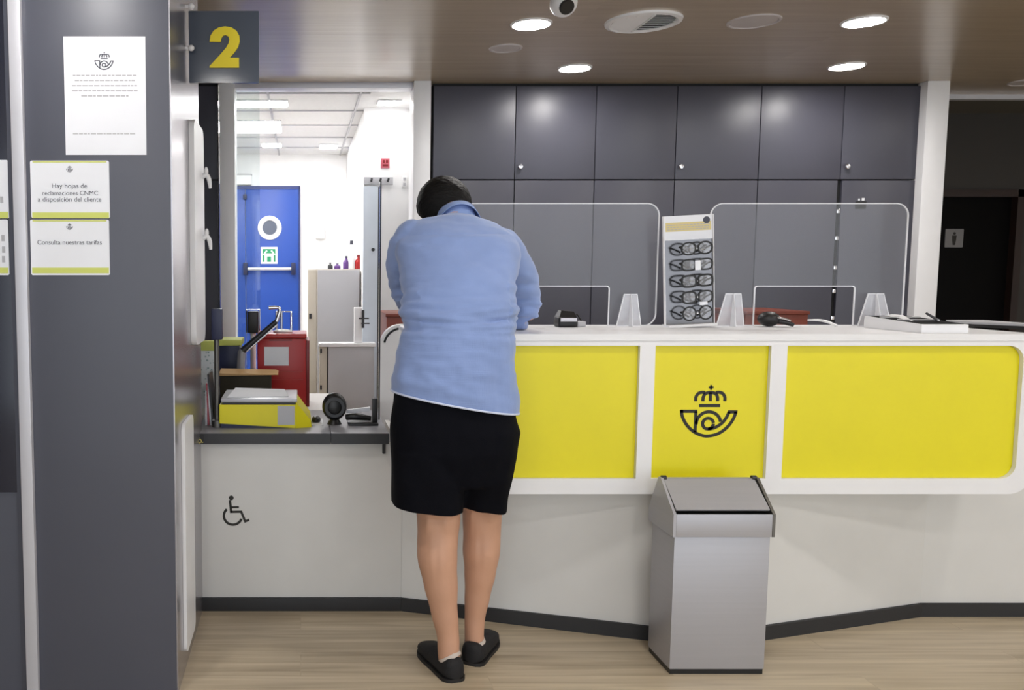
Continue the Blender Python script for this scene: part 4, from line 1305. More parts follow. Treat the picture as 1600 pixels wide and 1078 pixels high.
    d = finish('side_door', G().box(at(481, 450, Y).x, a.x - 0.006, Y + 0.004, Y + 0.04, 0.03, a.z - 0.01, 0.004), M_['beige'], t)
    finish('lock', G().box(at(483, 493, Y).x, at(487, 493, Y).x, Y - 0.006, Y + 0.0035, at(0, 498, Y).z, at(0, 490, Y).z), M_['deskedge'], d)
    finish('front_panel', G().box(a.x + 0.002, b.x - 0.002, Y - 0.012, Y + 0.0015, 0.03, a.z - 0.012, 0.003), M_['cabgrey'], t)
    top = a.z - 0.006
    # bottles standing on it
    Yb = Y + 0.16
    for px, w, hp, m, lab in ((541, 5, 20, 'purple', 'small purple bottle on the beige cabinet, left of the clear one'), (549, 6, 44, 'white', 'tall pale bottle with a thin neck on the beige cabinet'),
                              (560, 6, 22, 'redbox', 'red jar on the right end of the beige cabinet'), (516, 4, 10, 'deskedge', 'little dark pot on the left of the beige cabinet'), (527, 5, 9, 'purple', 'low purple pot in the middle of the beige cabinet')):
        c = at(px, 415, Yb)
        r = w * Yb / F_PX
        h = hp * Yb / F_PX
        t = thing('small_bottle', lab, 'bottle', (c.x, Yb, top), group='bottles on the beige cabinet')
        finish('body', G().lathe([(0.001, 0.0005), (r, 0.0005), (r, h * 0.5), (r * 0.8, h * 0.62), (r * 0.35, h * 0.74), (r * 0.35, h * 0.86), (0.001, h * 0.86)], (c.x, Yb, top), n=18), M_[m], t)
        finish('cap', G().lathe([(0.001, h * 0.861), (r * 0.45, h * 0.861), (r * 0.4, h), (0.001, h)], (c.x, Yb, top), n=18), M_['printdark' if m != 'redbox' else 'redlid'], t)
    # low grey cabinet
    Y = 5.86
    a, b = at(513, 540, Y), at(596, 540, Y)
    zt2 = at(0, 541, Y).z
    t = thing('low_cabinet', 'low pale grey cabinet with a white top in the office', 'cabinet', ((a.x + b.x) / 2, Y + 0.2, 0))
    finish('body', G().box(a.x, b.x - 0.05, Y, Y + 0.1, 0.0, zt2 - 0.004, 0.003), M_['cabgrey'], t)
    s0 = at(499, 545, Y).x
    d = finish('side_door', G().box(s0, a.x - 0.008, Y + 0.004, Y + 0.09, 0, zt2 - 0.004, 0.003), M_['beige'], t)
    finish('edge_gap', G().box(a.x - 0.0075, a.x - 0.0005, Y + 0.004, Y + 0.09, 0, zt2 - 0.01), M_['black'], t)
    finish('lock', G().box(s0 + 0.006, s0 + 0.018, Y - 0.004, Y + 0.0035, at(0, 552, Y).z, at(0, 545, Y).z).box(s0 + 0.006, s0 + 0.018, Y - 0.004, Y + 0.0035, at(0, 609, Y).z, at(0, 602, Y).z), M_['deskedge'], d)
    finish('top_board', G().box(s0 - 0.004, b.x - 0.04, Y - 0.012, Y + 0.11, zt2 - 0.003, zt2 + 0.022, 0.003), M_['white'], t)
    # small white dispenser bottle on it with a dark clip
    Yd = Y + 0.04
    a, b = at(553, 500, Yd), at(566, 500, Yd)
    zq = zt2 + 0.022
    t = thing('white_dispenser', 'slim white dispenser with a dark clip on the low grey cabinet', 'dispenser', ((a.x + b.x) / 2, Yd, zq))
    finish('body', G().box(a.x, b.x, Yd - 0.02, Yd + 0.02, zq + 0.0005, at(0, 480, Yd).z, 0.006, 3), M_['white'], t)
    c = at(567, 500, Yd)
    g = G().cyl((c.x, Yd - 0.024, at(0, 512, Yd).z), (c.x, Yd - 0.024, at(0, 484, Yd).z), 0.009, n=12)
    g.box(c.x - 0.03, c.x + 0.04, Yd - 0.027, Yd - 0.021, at(0, 498, Yd).z, at(0, 496, Yd).z)
    g.box(c.x - 0.012, c.x + 0.045, Yd - 0.027, Yd - 0.021, at(0, 506, Yd).z, at(0, 504, Yd).z)
    finish('clip', g, M_['deskedge'], t)
    # locker
    Y = 6.04
    a, b = at(568, 300, Y), at(591, 300, Y)
    zl = at(0, 291, Y).z
    t = thing('tall_locker', 'narrow tall pale blue grey locker at the right of the office', 'locker', ((a.x + b.x) / 2, Y, 0))
    lk = finish('door', G().box(a.x, b.x, Y, Y + 0.035, 0.02, zl, 0.003), M_['locker'], t)
    finish('body', G().box(a.x + 0.004, b.x + 0.012, Y + 0.036, Y + 0.045, 0.0, zl, 0.002), M_['deskedge'], t)
    c = at(583, 390, Y)
    finish('lock', G().cyl((c.x, Y - 0.008, c.z), (c.x, Y - 0.0002, c.z), 0.012, n=14), M_['deskedge'], lk)
    # coat rail, alarm sign, switch on the white side face
    Y = 6.115
    a, b = at(568, 283, Y), at(614, 283, Y)
    t = thing('coat_rail', 'white wall rail with small dark pegs above the locker', 'coat rail', (a.x, Y, a.z))
    finish('rail', G().box(a.x, b.x, Y - 0.012, Y + 0.004, at(0, 289, Y).z, at(0, 277, Y).z, 0.003), M_['cabgrey'], t)
    for px in (580, 594, 606):
        c = at(px, 283, Y)
        finish('peg', G().cyl((c.x, Y - 0.05, c.z + 0.01), (c.x, Y - 0.0122, c.z), 0.008, n=12), M_['deskedge'], t)
    c = at(602, 255, Y)
    t = thing('alarm_sign', 'small pink red square alarm sign on the white office wall', 'sign', (c.x, Y, c.z))
    finish('plate', G().box(c.x - 0.030, c.x + 0.030, Y - 0.003, Y + 0.0045, c.z - 0.034, c.z + 0.034, 0.001), M_['pink'], t)
    finish('symbol', G().box(c.x - 0.018, c.x - 0.004, Y - 0.0042, Y - 0.0031, c.z + 0.0, c.z + 0.022).box(c.x + 0.004, c.x + 0.02, Y - 0.0042, Y - 0.0031, c.z + 0.0, c.z + 0.022).box(c.x - 0.02, c.x + 0.02, Y - 0.0042, Y - 0.0031, c.z - 0.022, c.z - 0.008), M_['redlid'], t)
    c = at(632, 284, Y)
    t = thing('wall_switch', 'little grey double switch on the white wall near the post', 'switch', (c.x, Y, c.z))
    finish('plate', G().box(c.x - 0.018, c.x + 0.018, Y - 0.006, Y + 0.0045, c.z - 0.04, c.z + 0.04, 0.003), M_['wallwhite'], t)
    finish('rocker', G().box(c.x - 0.009, c.x + 0.009, Y - 0.010, Y - 0.0062, c.z + 0.008, c.z + 0.028).box(c.x - 0.009, c.x + 0.009, Y - 0.010, Y - 0.0062, c.z - 0.028, c.z - 0.008), M_['printgrey'], t)
    # jog face of the wall between locker and post
    # white chair behind the desk, its back visible left of the man
    Y = 4.02
    a, b = at(594, 560, Y), at(700, 560, Y)
    t = thing('office_chair', 'white office chair with a black rimmed back behind the man', 'chair', (0.62, 4.25, 0))
    zt3 = at(0, 507, Y).z
    rr = rrect(a.x, b.x, 0.50, zt3, 0.10, 8)
    finish('backrest', G().ext([rr], fXZ(Y + 0.05), 0.045), M_['white'], t)
    fr = [(x, z) for x, z in rrect(a.x + 0.018, b.x - 0.018, 0.52, zt3 - 0.018, 0.085, 8)]
    finish('rim', G().stroke(fr[19:26], 0.010, fXZ(Y + 0.0046), 0.004), M_['black'], t)
    cx = (a.x + b.x) / 2
    finish('seat', G().box(cx - 0.24, cx + 0.24, Y + 0.06, Y + 0.5, 0.44, 0.52, 0.03, 4), M_['white'], t)
    finish('gas_column', G().cyl((cx, Y + 0.28, 0.06), (cx, Y + 0.28, 0.44), 0.03), M_['black'], t)
    for k in range(5):
        an = 2 * PI * k / 5 + 0.3
        e = Vector((cx + 0.27 * math.cos(an), Y + 0.28 + 0.27 * math.sin(an), 0.07))
        finish('leg', G().tube([(cx, Y + 0.28, 0.10), e], [0.022, 0.014], 10).cyl((e.x - 0.012, e.y, 0.0275), (e.x + 0.012, e.y, 0.0275), 0.027), M_['black'], t)

    # blue double door
    Y = 8.48
    l, m, r = at(345, 400, Y).x, at(384, 400, Y).x, at(469, 400, Y).x
    zt4 = at(0, 291, Y).z
    t = thing('fire_door', 'blue double fire door with a round porthole at the office end', 'door', ((m + r) / 2, Y, 0))
    finish('frame', G().box(l - 0.02, l, Y - 0.02, Y + 0.015, 0, zt4 + 0.02).box(r - 0.012, r, Y - 0.02, Y + 0.015, 0, zt4).box(l, r, Y - 0.02, Y + 0.015, zt4 - 0.03, zt4 + 0.001), M_['bluedark'], t)
    finish('leaf', G().box(l + 0.001, m - 0.003, Y - 0.01, Y + 0.015, 0.01, zt4 - 0.031, 0.002), M_['blue'], t)
    lf = finish('leaf', G().box(m + 0.003, r - 0.014, Y - 0.01, Y + 0.015, 0.01, zt4 - 0.031, 0.002), M_['blue'], t)
    c = at(421.5, 356, Y)
    R = 18.5 * Y / F_PX / 1.0
    ph = finish('porthole_ring', G().lathe([(R * 0.6, 0), (R, 0), (R, 0.012), (R * 0.9, 0.018), (R * 0.66, 0.014), (R * 0.6, 0.004)], (c.x, Y - 0.0105, c.z), (0, -1, 0), 36), M_['white'], lf)
    finish('porthole_glass', G().lathe([(0.001, 0.0), (R * 0.62, 0), (R * 0.62, 0.003), (0.001, 0.003)], (c.x, Y - 0.0105, c.z), (0, -1, 0), 36), mat('dark porthole glass', (84, 92, 108), 0.3), ph)
    g0, g1 = at(385, 420, Y - 0.06), at(457, 420, Y - 0.06)
    bar = finish('push_bar', G().cyl(g0, g1, 0.016, n=14), M_['alu'], lf)
    finish('bar_bracket', G().box(g0.x - 0.03, g0.x + 0.012, Y - 0.085, Y - 0.0105, g0.z - 0.06, g0.z + 0.06, 0.006).box(g1.x - 0.012, g1.x + 0.03, Y - 0.085, Y - 0.0105, g1.z - 0.06, g1.z + 0.06, 0.006), M_['navy'], bar)
    c = at(383, 308, Y)
    finish('door_latch', G().box(c.x - 0.018, c.x + 0.018, Y - 0.03, Y - 0.0105, c.z - 0.025, c.z + 0.025, 0.003), M_['navy'], lf)
    # green exit sign on the door
    c = at(420.5, 399, Y - 0.011)
    t = thing('exit_sign', 'green and white emergency exit sign on the blue door', 'sign', (c.x, Y - 0.0105, c.z))
    h = 13 * Y / F_PX
    Ys = Y - 0.0108
    finish('plate', G().box(c.x - h, c.x + h, Ys - 0.004, Ys, c.z - h, c.z + h), M_['paper'], t)
    k = h * 0.76
    finish('green_field', G().box(c.x - k, c.x + k, Ys - 0.0055, Ys - 0.0042, c.z - k, c.z + k), M_['green'], t)
    g = G()
    f = fXZ(Ys - 0.0057)
    g.ext([[(c.x - 0.045, c.z - k), (c.x - 0.045, c.z + 0.02), (c.x + 0.045, c.z + 0.02), (c.x + 0.045, c.z - k), (c.x + 0.02, c.z - k), (c.x + 0.02, c.z - 0.01), (c.x - 0.02, c.z - 0.01), (c.x - 0.02, c.z - k)]], f, 0.001)
    for sx in (-1, 1):
        g.ext([[(c.x + sx * 0.05, c.z + 0.0), (c.x + sx * 0.015, c.z + 0.045), (c.x + sx * 0.03, c.z + 0.05), (c.x + sx * 0.06, c.z + 0.01)]], f, 0.001)
    finish('white_symbol', g, M_['paper'], t)
    # little framed box above the door
    a, b = at(366, 274, Y), at(393, 289, Y)
    t = thing('door_indicator', 'small grey outlined box above the blue door', 'indicator box', ((a.x + b.x) / 2, Y, b.z))
    finish('case', G().box(a.x, b.x, Y - 0.03, Y + 0.019, b.z + 0.002, a.z, 0.003), M_['wallwhite'], t)
    finish('top_edge', G().box(a.x, b.x + 0.006, Y - 0.033, Y + 0.019, a.z + 0.0005, a.z + 0.012), M_['cabgrey'], t)
    # faint grey outline plate on the back wall
    c = at(500, 362, 8.499)
    t = thing('wall_dispenser', 'pale hand dryer on the white wall right of the blue door', 'wall dispenser', (c.x, 8.5, c.z))
    finish('case', G().box(c.x - 0.045, c.x + 0.045, 8.44, 8.4995, c.z - 0.07, c.z + 0.05, 0.012, 3), M_['wallwhite'], t)
    finish('dark_slot', G().box(c.x - 0.02, c.x + 0.02, 8.436, 8.4395, c.z + 0.018, c.z + 0.026), M_['printgrey'], t)

    # office ceiling lamps
    def panel(px0, px1, py0, py1, lab):
        a = on_z(px0, py0, CEIL)
        b = on_z(px1, py1, CEIL)
        y0, y1 = min(a.y, b.y), max(a.y, b.y)
        x0, x1 = at(px0, (py0 + py1) / 2, (y0 + y1) / 2).x, at(px1, (py0 + py1) / 2, (y0 + y1) / 2).x
        t = thing('office_lamp', lab, 'ceiling lamp', ((x0 + x1) / 2, (y0 + y1) / 2, CEIL), group='office ceiling lamps')
        finish('frame', G().box(x0 - 0.01, x1 + 0.01, y0 - 0.01, y1 + 0.01, CEIL - 0.004, CEIL + 0.0045), M_['white'], t)
        finish('diffuser', G().box(x0, x1, y0, y1, CEIL - 0.008, CEIL - 0.0042), M_['officelamp'], t)
    panel(300, 448, 157, 166, 'long lit office ceiling panel nearest the opening')
    panel(300, 438, 189, 206, 'broad lit office ceiling panel behind the glass, second one')
    panel(410, 439, 224, 229, 'small lit office ceiling panel far back on the left')
    panel(592, 624, 157, 163, 'lit office ceiling panel in front of the pink alarm sign wall')
    panel(500, 526, 226, 231, 'small lit office ceiling panel far back near the side wall')

# =================================================================== WASTE BIN
def bin_():
    Yf, Yb = 2.86, 3.045
    xl, xr = 1.287, 1.617
    z1 = at(1100, 838, Yf).z
    z2 = at(1100, 800, Yf).z
    zp = at(1100, 747, 2.96).z
    Yp = 2.965
    t = thing('waste_bin', 'brushed steel waste bin with a sloping flap before the counter', 'bin', ((xl + xr) / 2, (Yf + Yb) / 2, 0))
    finish('plinth', G().box(xl + 0.003, xr - 0.003, Yf + 0.003, Yb - 0.003, 0, 0.018), M_['black'], t)
    finish('body', G().box(xl, xr, Yf, Yb, 0.0185, z1 + 0.012, 0.003), M_['steel'], t)
    e = 0.010
    # lid: end plates with a gabled outline, front lip, rear lip, top ridge, swing flap
    prof = [(Yf - e, z1), (Yf - e, z2 - 0.006), (Yp, zp), (Yp + 0.018, zp), (Yb + 0.012, z2 - 0.035), (Yb + 0.012, z1)]
    def endplate(x0, d):
        return G().ext([prof], lambda u, v, w: Vector((x0 + w, u, v)), d)
    finish('end_plate', endplate(xl - e, 0.0095), M_['steel'], t)
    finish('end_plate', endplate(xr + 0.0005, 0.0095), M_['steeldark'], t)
    finish('front_lip', G().box(xl, xr, Yf - e, Yf - 0.0005, z1, z2 - 0.006, 0.002), M_['steel'], t)
    finish('rear_cover', G().hexa([(xl, Yb + 0.004, z1), (xr, Yb + 0.004, z1), (xr, Yb + 0.011, z1), (xl, Yb + 0.011, z1),
                                   (xl, Yb + 0.003, z2 - 0.036), (xr, Yb + 0.003, z2 - 0.036), (xr, Yb + 0.011, z2 - 0.036), (xl, Yb + 0.011, z2 - 0.036)])
           .hexa([(xl, Yb + 0.003, z2 - 0.036), (xr, Yb + 0.003, z2 - 0.036), (xr, Yb + 0.011, z2 - 0.036), (xl, Yb + 0.011, z2 - 0.036),
                  (xl, Yp + 0.010, zp - 0.004), (xr, Yp + 0.010, zp - 0.004), (xr, Yp + 0.018, zp - 0.002), (xl, Yp + 0.018, zp - 0.002)]), M_['steel'], t)
    finish('dark_opening', G().box(xl + 0.004, xr - 0.004, Yf + 0.004, Yb, z1 + 0.013, z2 - 0.012), M_['black'], t)
    zf = z2 + 0.004
    finish('swing_flap', G().hexa([(xl + 0.002, Yf + 0.002, zf), (xr - 0.006, Yf + 0.002, zf), (xr - 0.006, Yp + 0.004, zp - 0.010), (xl + 0.002, Yp + 0.004, zp - 0.010),
                                   (xl + 0.002, Yf - 0.001, zf + 0.005), (xr - 0.006, Yf - 0.001, zf + 0.005), (xr - 0.006, Yp + 0.004, zp - 0.003), (xl + 0.002, Yp + 0.004, zp - 0.003)]), M_['steel'], t)
    for x in (xl + 0.004, xr - 0.006):
        finish('hinge', G().cyl((x - 0.008, Yp + 0.008, zp - 0.002), (x + 0.008, Yp + 0.008, zp - 0.002), 0.009, n=16), M_['deskedge'], t)

# =================================================================== PERSON
def remesh(g, voxel, it):
    me = bpy.data.meshes.new('tmp')
    bmesh.ops.recalc_face_normals(g.bm, faces=list(g.bm.faces))
    g.bm.to_mesh(me)
    g.bm.free()
    o = bpy.data.objects.new('tmp', me)
    COL.objects.link(o)
    r = o.modifiers.new('r', 'REMESH')
    r.mode = 'VOXEL'
    r.voxel_size = voxel
    s = o.modifiers.new('s', 'SMOOTH')
    s.iterations = it
    s.factor = 0.5
    bpy.context.view_layer.update()
    dg = bpy.context.evaluated_depsgraph_get()
    m2 = bpy.data.meshes.new_from_object(o.evaluated_get(dg))
    bpy.data.objects.remove(o)
    bpy.data.meshes.remove(me)
    out = G()
    out.bm.from_mesh(m2)
    bpy.data.meshes.remove(m2)
    return out

def cut(g, co, no):
    bmesh.ops.bisect_plane(g.bm, geom=list(g.bm.verts) + list(g.bm.edges) + list(g.bm.faces), plane_co=co, plane_no=no, clear_outer=True)
    es = [e for e in g.bm.edges if e.is_boundary]
    loop = []
    if es:
        nxt = {}
        for e in es:
            a, b = e.verts
            nxt.setdefault(a, []).append(b)
            nxt.setdefault(b, []).append(a)
        cur, prev = es[0].verts[0], None
        while True:
            loop.append(cur.co.copy())
            n = [v for v in nxt[cur] if v is not prev]
            if not n:
                break
            prev, cur = cur, n[0]
            if cur is es[0].verts[0]:
                break
    bmesh.ops.holes_fill(g.bm, edges=es, sides=0)
    return loop

def ring(Lp, Rp, Y, b, alpha, p=2.1, n=36, grow=0.0, back=None):
    """body section whose left and right ends are seen at Lp and Rp; b is half its depth, alpha the forward lean"""
    a0, a1 = at(Lp[0], Lp[1], Y), at(Rp[0], Rp[1], Y)
    c = (a0 + a1) / 2
    ax = (a1 - a0) / 2
    ax = ax * ((ax.length + grow) / ax.length)
    ay = Vector((0, math.cos(alpha), -math.sin(alpha))) * (b + grow)
    out = []
    for i in range(n):
        t = 2 * PI * i / n
        ca, sa = math.cos(t), math.sin(t)
        out.append(c + ax * math.copysign(abs(ca) ** (2 / p), ca) + ay * math.copysign(abs(sa) ** (2 / p), sa))
    return out

TORSO = [((609, 646), (812, 682), 2.905, 0.150, 0.02), ((611, 616), (810, 652), 2.905, 0.152, 0.02), ((612, 596), (809, 628), 2.905, 0.154, 0.03), ((617, 562), (805, 586), 2.905, 0.153, 0.05), ((623, 528), (803, 540), 2.915, 0.149, 0.12),
         ((629, 500), (803, 503), 2.935, 0.146, 0.25), ((629, 462), (805, 466), 2.975, 0.146, 0.35), ((624, 424), (808, 428), 3.02, 0.143, 0.42), ((619, 394), (811, 400), 3.06, 0.134, 0.46),
         ((622, 370), (808, 380), 3.10, 0.118, 0.48), ((640, 356), (786, 364), 3.135, 0.098, 0.5), ((668, 350), (760, 356), 3.165, 0.078, 0.52), ((690, 347), (740, 351), 3.185, 0.062, 0.55)]

def arm_points(z0):
    zl = ZL + 0.0535
    Ls = at(640, 376, 3.10)
    Lm = at(629, 428, 3.19)
    Le = Vector((0.435, 3.27, zl))
    Lw = Vector((0.58, 3.40, ZL + 0.042))
    Rs = at(790, 388, 3.10)
    Rm = at(817, 440, 3.20)
    Re = at(821, 494, 3.28)
    Re.z = zl
    Rw = Vector((0.745, 3.33, ZL + 0.040))
    return Ls, Lm, Le, Lw, Rs, Rm, Re, Rw

def person():
    t = thing('person', 'person in a light blue shirt and dark shorts leaning over the counter', 'person', (0.55, 2.9, 0))
    Ls, Lm, Le, Lw, Rs, Rm, Re, Rw = arm_points(0)
    # ---------------- body
    g = G()
    g.loft([ring(l, r, y, b * 0.86, a, grow=-0.018) for l, r, y, b, a in TORSO])
    hip = [((616, 600), (804, 630), 2.90, 0.13, 0.0), ((622, 700), (796, 700), 2.90, 0.13, 0), ((640, 740), (784, 740), 2.90, 0.11, 0)]
    g.loft([ring(*h, grow=-0.02) for h in hip])
    legL = [(672, 690, 2.89, 0.086), (682, 760, 2.88, 0.082), (685, 806, 2.885, 0.0755), (684, 835, 2.882, 0.0705), (683, 868, 2.87, 0.0695), (688, 908, 2.865, 0.0595), (694, 955, 2.862, 0.0465), (700, 993, 2.86, 0.0385), (701, 1022, 2.855, 0.0375), (704, 1046, 2.85, 0.036)]
    legR = [(756, 690, 2.92, 0.086), (754, 760, 2.945, 0.078), (753, 806, 2.965, 0.069), (753, 835, 2.967, 0.066), (752, 860, 2.962, 0.066), (750, 893, 2.965, 0.056), (746, 928, 2.97, 0.0455), (742, 964, 2.975, 0.0365), (741, 990, 2.975, 0.0345), (742, 1012, 2.975, 0.034)]
    for leg in (legL, legR):
        g.tube([at(a, b, c) for a, b, c, r in leg], [r for *_, r in leg], 24, 4)
    heelL, toeL = Vector((0.532, 2.80, 0)), Vector((0.462, 3.06, 0))
    heelR, toeR = Vector((0.606, 2.925, 0)), Vector((0.728, 3.16, 0))
    for h, e in ((heelL, toeL), (heelR, toeR)):
        d = (e - h)
        g.tube([h + d * 0.10 + Vector((0, 0, 0.045)), h + d * 0.4 + Vector((0, 0, 0.036)), h + d * 0.86 + Vector((0, 0, 0.026))], [0.026, 0.026, 0.015], 16, 3)
    # knee hollows
    # arms (inside the sleeves) and hands
    for s, m, e, w in ((Ls, Lm, Le, Lw), (Rs, Rm, Re, Rw)):
        g.tube([s, m, e], [0.050, 0.045, 0.038], 16, 4)
        g.tube([e, (e + w) / 2, w], [0.038, 0.036, 0.026], 16, 4)
    def hand(w, fwd, side):
        """palm, four fingers of unequal length and a thumb; side = +1 puts the thumb on +X"""
        fwd = Vector(fwd).normalized()
        up = Vector((0, 0, 1))
        lat = fwd.cross(up).normalized()           # towards +X when fwd is +Y
        base = w + fwd * 0.012
        zc = Vector((0, 0, -0.012))
        rings = []
        for s_, hw, hh in ((0.0, 0.027, 0.020), (0.03, 0.037, 0.017), (0.06, 0.041, 0.015), (0.085, 0.040, 0.012)):
            c = base + fwd * s_ + zc * (s_ / 0.085)
            rings.append([c + lat * math.cos(2 * PI * i / 20) * hw + up * math.sin(2 * PI * i / 20) * hh for i in range(20)])
        g.loft(rings)
        for k, (off, ln, yaw) in enumerate(((0.031, 0.070, 0.14), (0.0105, 0.080, 0.04), (-0.0105, 0.074, -0.05), (-0.031, 0.058, -0.17))):
            d = (fwd * math.cos(yaw) + lat * math.sin(yaw) * 1.0 * side).normalized()
            p0 = base + fwd * 0.070 + lat * off * side + zc
            p1 = p0 + d * ln * 0.48 + up * 0.010
            p2 = p0 + d * ln * 0.80 - up * 0.002
            p3 = p0 + d * ln - up * 0.013
            g.tube([p0, p1, p2, p3], [0.0092, 0.0088, 0.0080, 0.0066], 12, 3)
            g.ell(p3, 0.0066, u=12, v=8)
        th = (fwd * 0.55 + lat * side * 0.8 - up * 0.15).normalized()
        b0 = base + fwd * 0.020 + lat * side * 0.026 + zc * 0.4
        b1 = b0 + th * 0.036
        b2 = b1 + (th + fwd * 0.8).normalized() * 0.030
        g.tube([b0, b1, b2], [0.0125, 0.0105, 0.0078], 12, 3)
        g.ell(b2, 0.0078, u=12, v=8)
    hand(Lw, (0.75, 0.6, 0), 1)
    hand(Rw, (-0.9, 0.2, 0), -1)
    # neck and head
    Hc = at(693, 327, 3.34)
    up = Vector((-0.26, 0.55, 0.80)).normalized()
    fw = Vector((-0.16, 0.80, -0.55))
    fw = (fw - up * fw.dot(up)).normalized()
    rt = fw.cross(up).normalized()
    R = Matrix((rt, fw, up)).transposed()           # columns: right, face, crown
    def hp(x, y, z):
        return Hc + R @ Vector((x, y, z))
    g.tube([at(714, 352, 3.15), at(712, 336, 3.215), hp(0, -0.03, -0.07), hp(0, 0, 0)], [0.056, 0.054, 0.054, 0.06], 20, 4)
    g.ell(hp(0, 0, 0.005), (0.076, 0.096, 0.104), R, 32, 24)
    g.ell(hp(0, 0.030, -0.055), (0.060, 0.066, 0.075), R)
    g.ell(hp(0, 0.055, -0.105), (0.036, 0.036, 0.026), R)
    g.tube([hp(0, 0.090, 0.012), hp(0, 0.112, -0.022), hp(0, 0.116, -0.036)], [0.010, 0.012, 0.015], 12, 4)
    g.ell(hp(0.013, 0.104, -0.038), 0.009, u=12, v=8)
    g.ell(hp(-0.013, 0.104, -0.038), 0.009, u=12, v=8)
    g.ell(hp(0, 0.088, -0.072), (0.024, 0.012, 0.006), R, 16, 10)
    g.ell(hp(0, 0.086, -0.083), (0.020, 0.012, 0.007), R, 16, 10)
    for sx in (-1, 1):
        g.ell(hp(sx * 0.033, 0.082, 0.022), (0.022, 0.012, 0.008), R, 14, 10)       # brow
        g.ell(hp(sx * 0.080, -0.006, -0.022), (0.010, 0.020, 0.032), R, 16, 12)     # ear
    b = remesh(g, 0.0052, 3)
    b.bm.normal_update()
    zk = at(685, 818, 2.81).z
    for v in b.bm.verts:
        if v.co.z < 0.72 and v.normal.y < -0.1:
            cx = 0.46 if v.co.x < 0.575 else 0.628
            k = math.exp(-((v.co.z - zk) / 0.030) ** 2)
            u = abs(v.co.x - cx)
            d = k * (0.004 * math.exp(-((u - 0.030) / 0.008) ** 2) - 0.005 * math.exp(-(u / 0.020) ** 2))
            d -= 0.0020 * math.exp(-((v.co.z - zk - 0.01) / 0.004) ** 2)
            d -= 0.003 * math.exp(-(u / 0.010) ** 2) * math.exp(-((v.co.z - zk + 0.13) / 0.06) ** 2)
            v.co += v.normal * d
    body = finish('body', b, M_['skin'], t, smooth=80)
    for sx in (-1, 1):
        e = finish('eye', G().ell(hp(sx * 0.031, 0.083, 0.0), (0.013, 0.010, 0.0085), R, 16, 12), M_['white'], body)
        finish('iris', G().ell(hp(sx * 0.031, 0.0895, -0.001), (0.0055, 0.0045, 0.0055), R, 14, 10), M_['ink'], body)

    # ---------------- hair
    bm = bmesh.new()
    bmesh.ops.create_icosphere(bm, subdivisions=6, radius=1)
    for v in bm.verts:
        d = v.co.normalized()
        face = d.y - 0.42 + max(0, d.z) * -0.35 + (-0.25 if d.z < -0.2 else 0) * -0.6
        k = 1.0
        if d.y > 0.15:
            edge = d.y - (0.35 + 0.55 * d.z)
            if edge > 0:
                k = 1 - min(1, edge * 4) * 0.24
        if d.z < -0.62:
            k *= 1 - min(1, (-0.62 - d.z) * 3) * 0.3
        st = noise.noise(Vector((d.x * 5, d.y * 2.2, d.z * 14 + d.x * 3))) * 0.022 + noise.noise(Vector((d.x * 14, d.y * 6, d.z * 50))) * 0.012
        v.co = Vector((d.x * 0.104, d.y * 0.112, d.z * 0.116)) * (k + st)
    bm.transform(Matrix.Translation(hp(0, -0.014, 0.006)) @ R.to_4x4())
    hg = G()
    hg.merge(bm)
    finish('hair', hg, M_['hair'], t, smooth=80)

    # ---------------- shirt
    g = G()
    g.loft([ring(l, r, y, b, a) for l, r, y, b, a in TORSO])
    for s, m, e, w in ((Ls, Lm, Le, Lw), (Rs, Rm, Re, Rw)):
        up_ = Vector((0, -0.01, 0.01))
        g.tube([s + (s - m) * 0.28 + Vector(((0.03 if s is Ls else -0.03), 0.0, -0.012)), s, m, e], [0.052, 0.066, 0.0585, 0.050], 24, 5)
        g.tube([e, (e + w) / 2, w], [0.0505, 0.045, 0.036], 20, 4)
    b = remesh(g, 0.0062, 7)
    hA, hB = at(611, 617.5, 2.765), at(810, 652, 2.765)
    hn = (hB - hA).cross(Vector((0, 1, 0))).normalized()
    loop = cut(b, hA, hn if hn.z < 0 else -hn)
    zw = at(0, 497, 2.9).z
    b.bm.normal_update()
    for v in b.bm.verts:
        p = v.co
        n = v.normal
        d = 0.0
        # horizontal gathers at the waist, strongest at the sides, and soft drag lines under the shoulders
        fall = math.exp(-((p.z - zw) / 0.075) ** 2)
        side = 0.45 + 0.55 * min(1, abs(p.x - 0.52) / 0.16)
        w = noise.noise(Vector((p.x * 5, p.y * 4, p.z * 34))) + 0.5 * noise.noise(Vector((p.x * 9, 0.3, p.z * 70)))
        d += fall * side * w * 0.016
        d += 0.0085 * noise.noise(Vector((p.x * 7 + p.z * 9, p.y * 6, p.z * 13)))
        d += 0.0030 * noise.noise(Vector((p.x * 22, p.y * 18, p.z * 40)))
        low = max(0, (zw - p.z) / 0.25)
        d += 0.008 * min(1, low) * noise.noise(Vector((p.x * 16 + p.z * 3, p.y * 10, p.z * 4)))
        if p.x > 0.70 or p.x < 0.40:                        # sleeve creases near the elbows
            el = math.exp(-((p.z - (ZL + 0.11)) / 0.08) ** 2)
            d += el * 0.013 * noise.noise(Vector((p.x * 10, p.y * 10 + p.z * 18, p.z * 36)))
        # sharp crease line of the gather
        zc = zw + 0.012 * math.sin(p.x * 9) + 0.010 * (p.x - 0.5)
        if p.y < 2.99:
            d -= 0.0075 * math.exp(-((p.z - zc) / 0.006) ** 2) * (0.4 + 0.6 * min(1, abs(p.x - 0.55) / 0.12))
            # yoke seam across the shoulders
        zy = at(0, 368, 3.02).z
        if p.y < 3.12 and abs(p.x - 0.53) < 0.2:
            d -= 0.0022 * math.exp(-((p.z - zy - 0.02 * abs(p.x - 0.53)) / 0.004) ** 2)
        hd = (p - hA).dot(hn if hn.z > 0 else -hn)
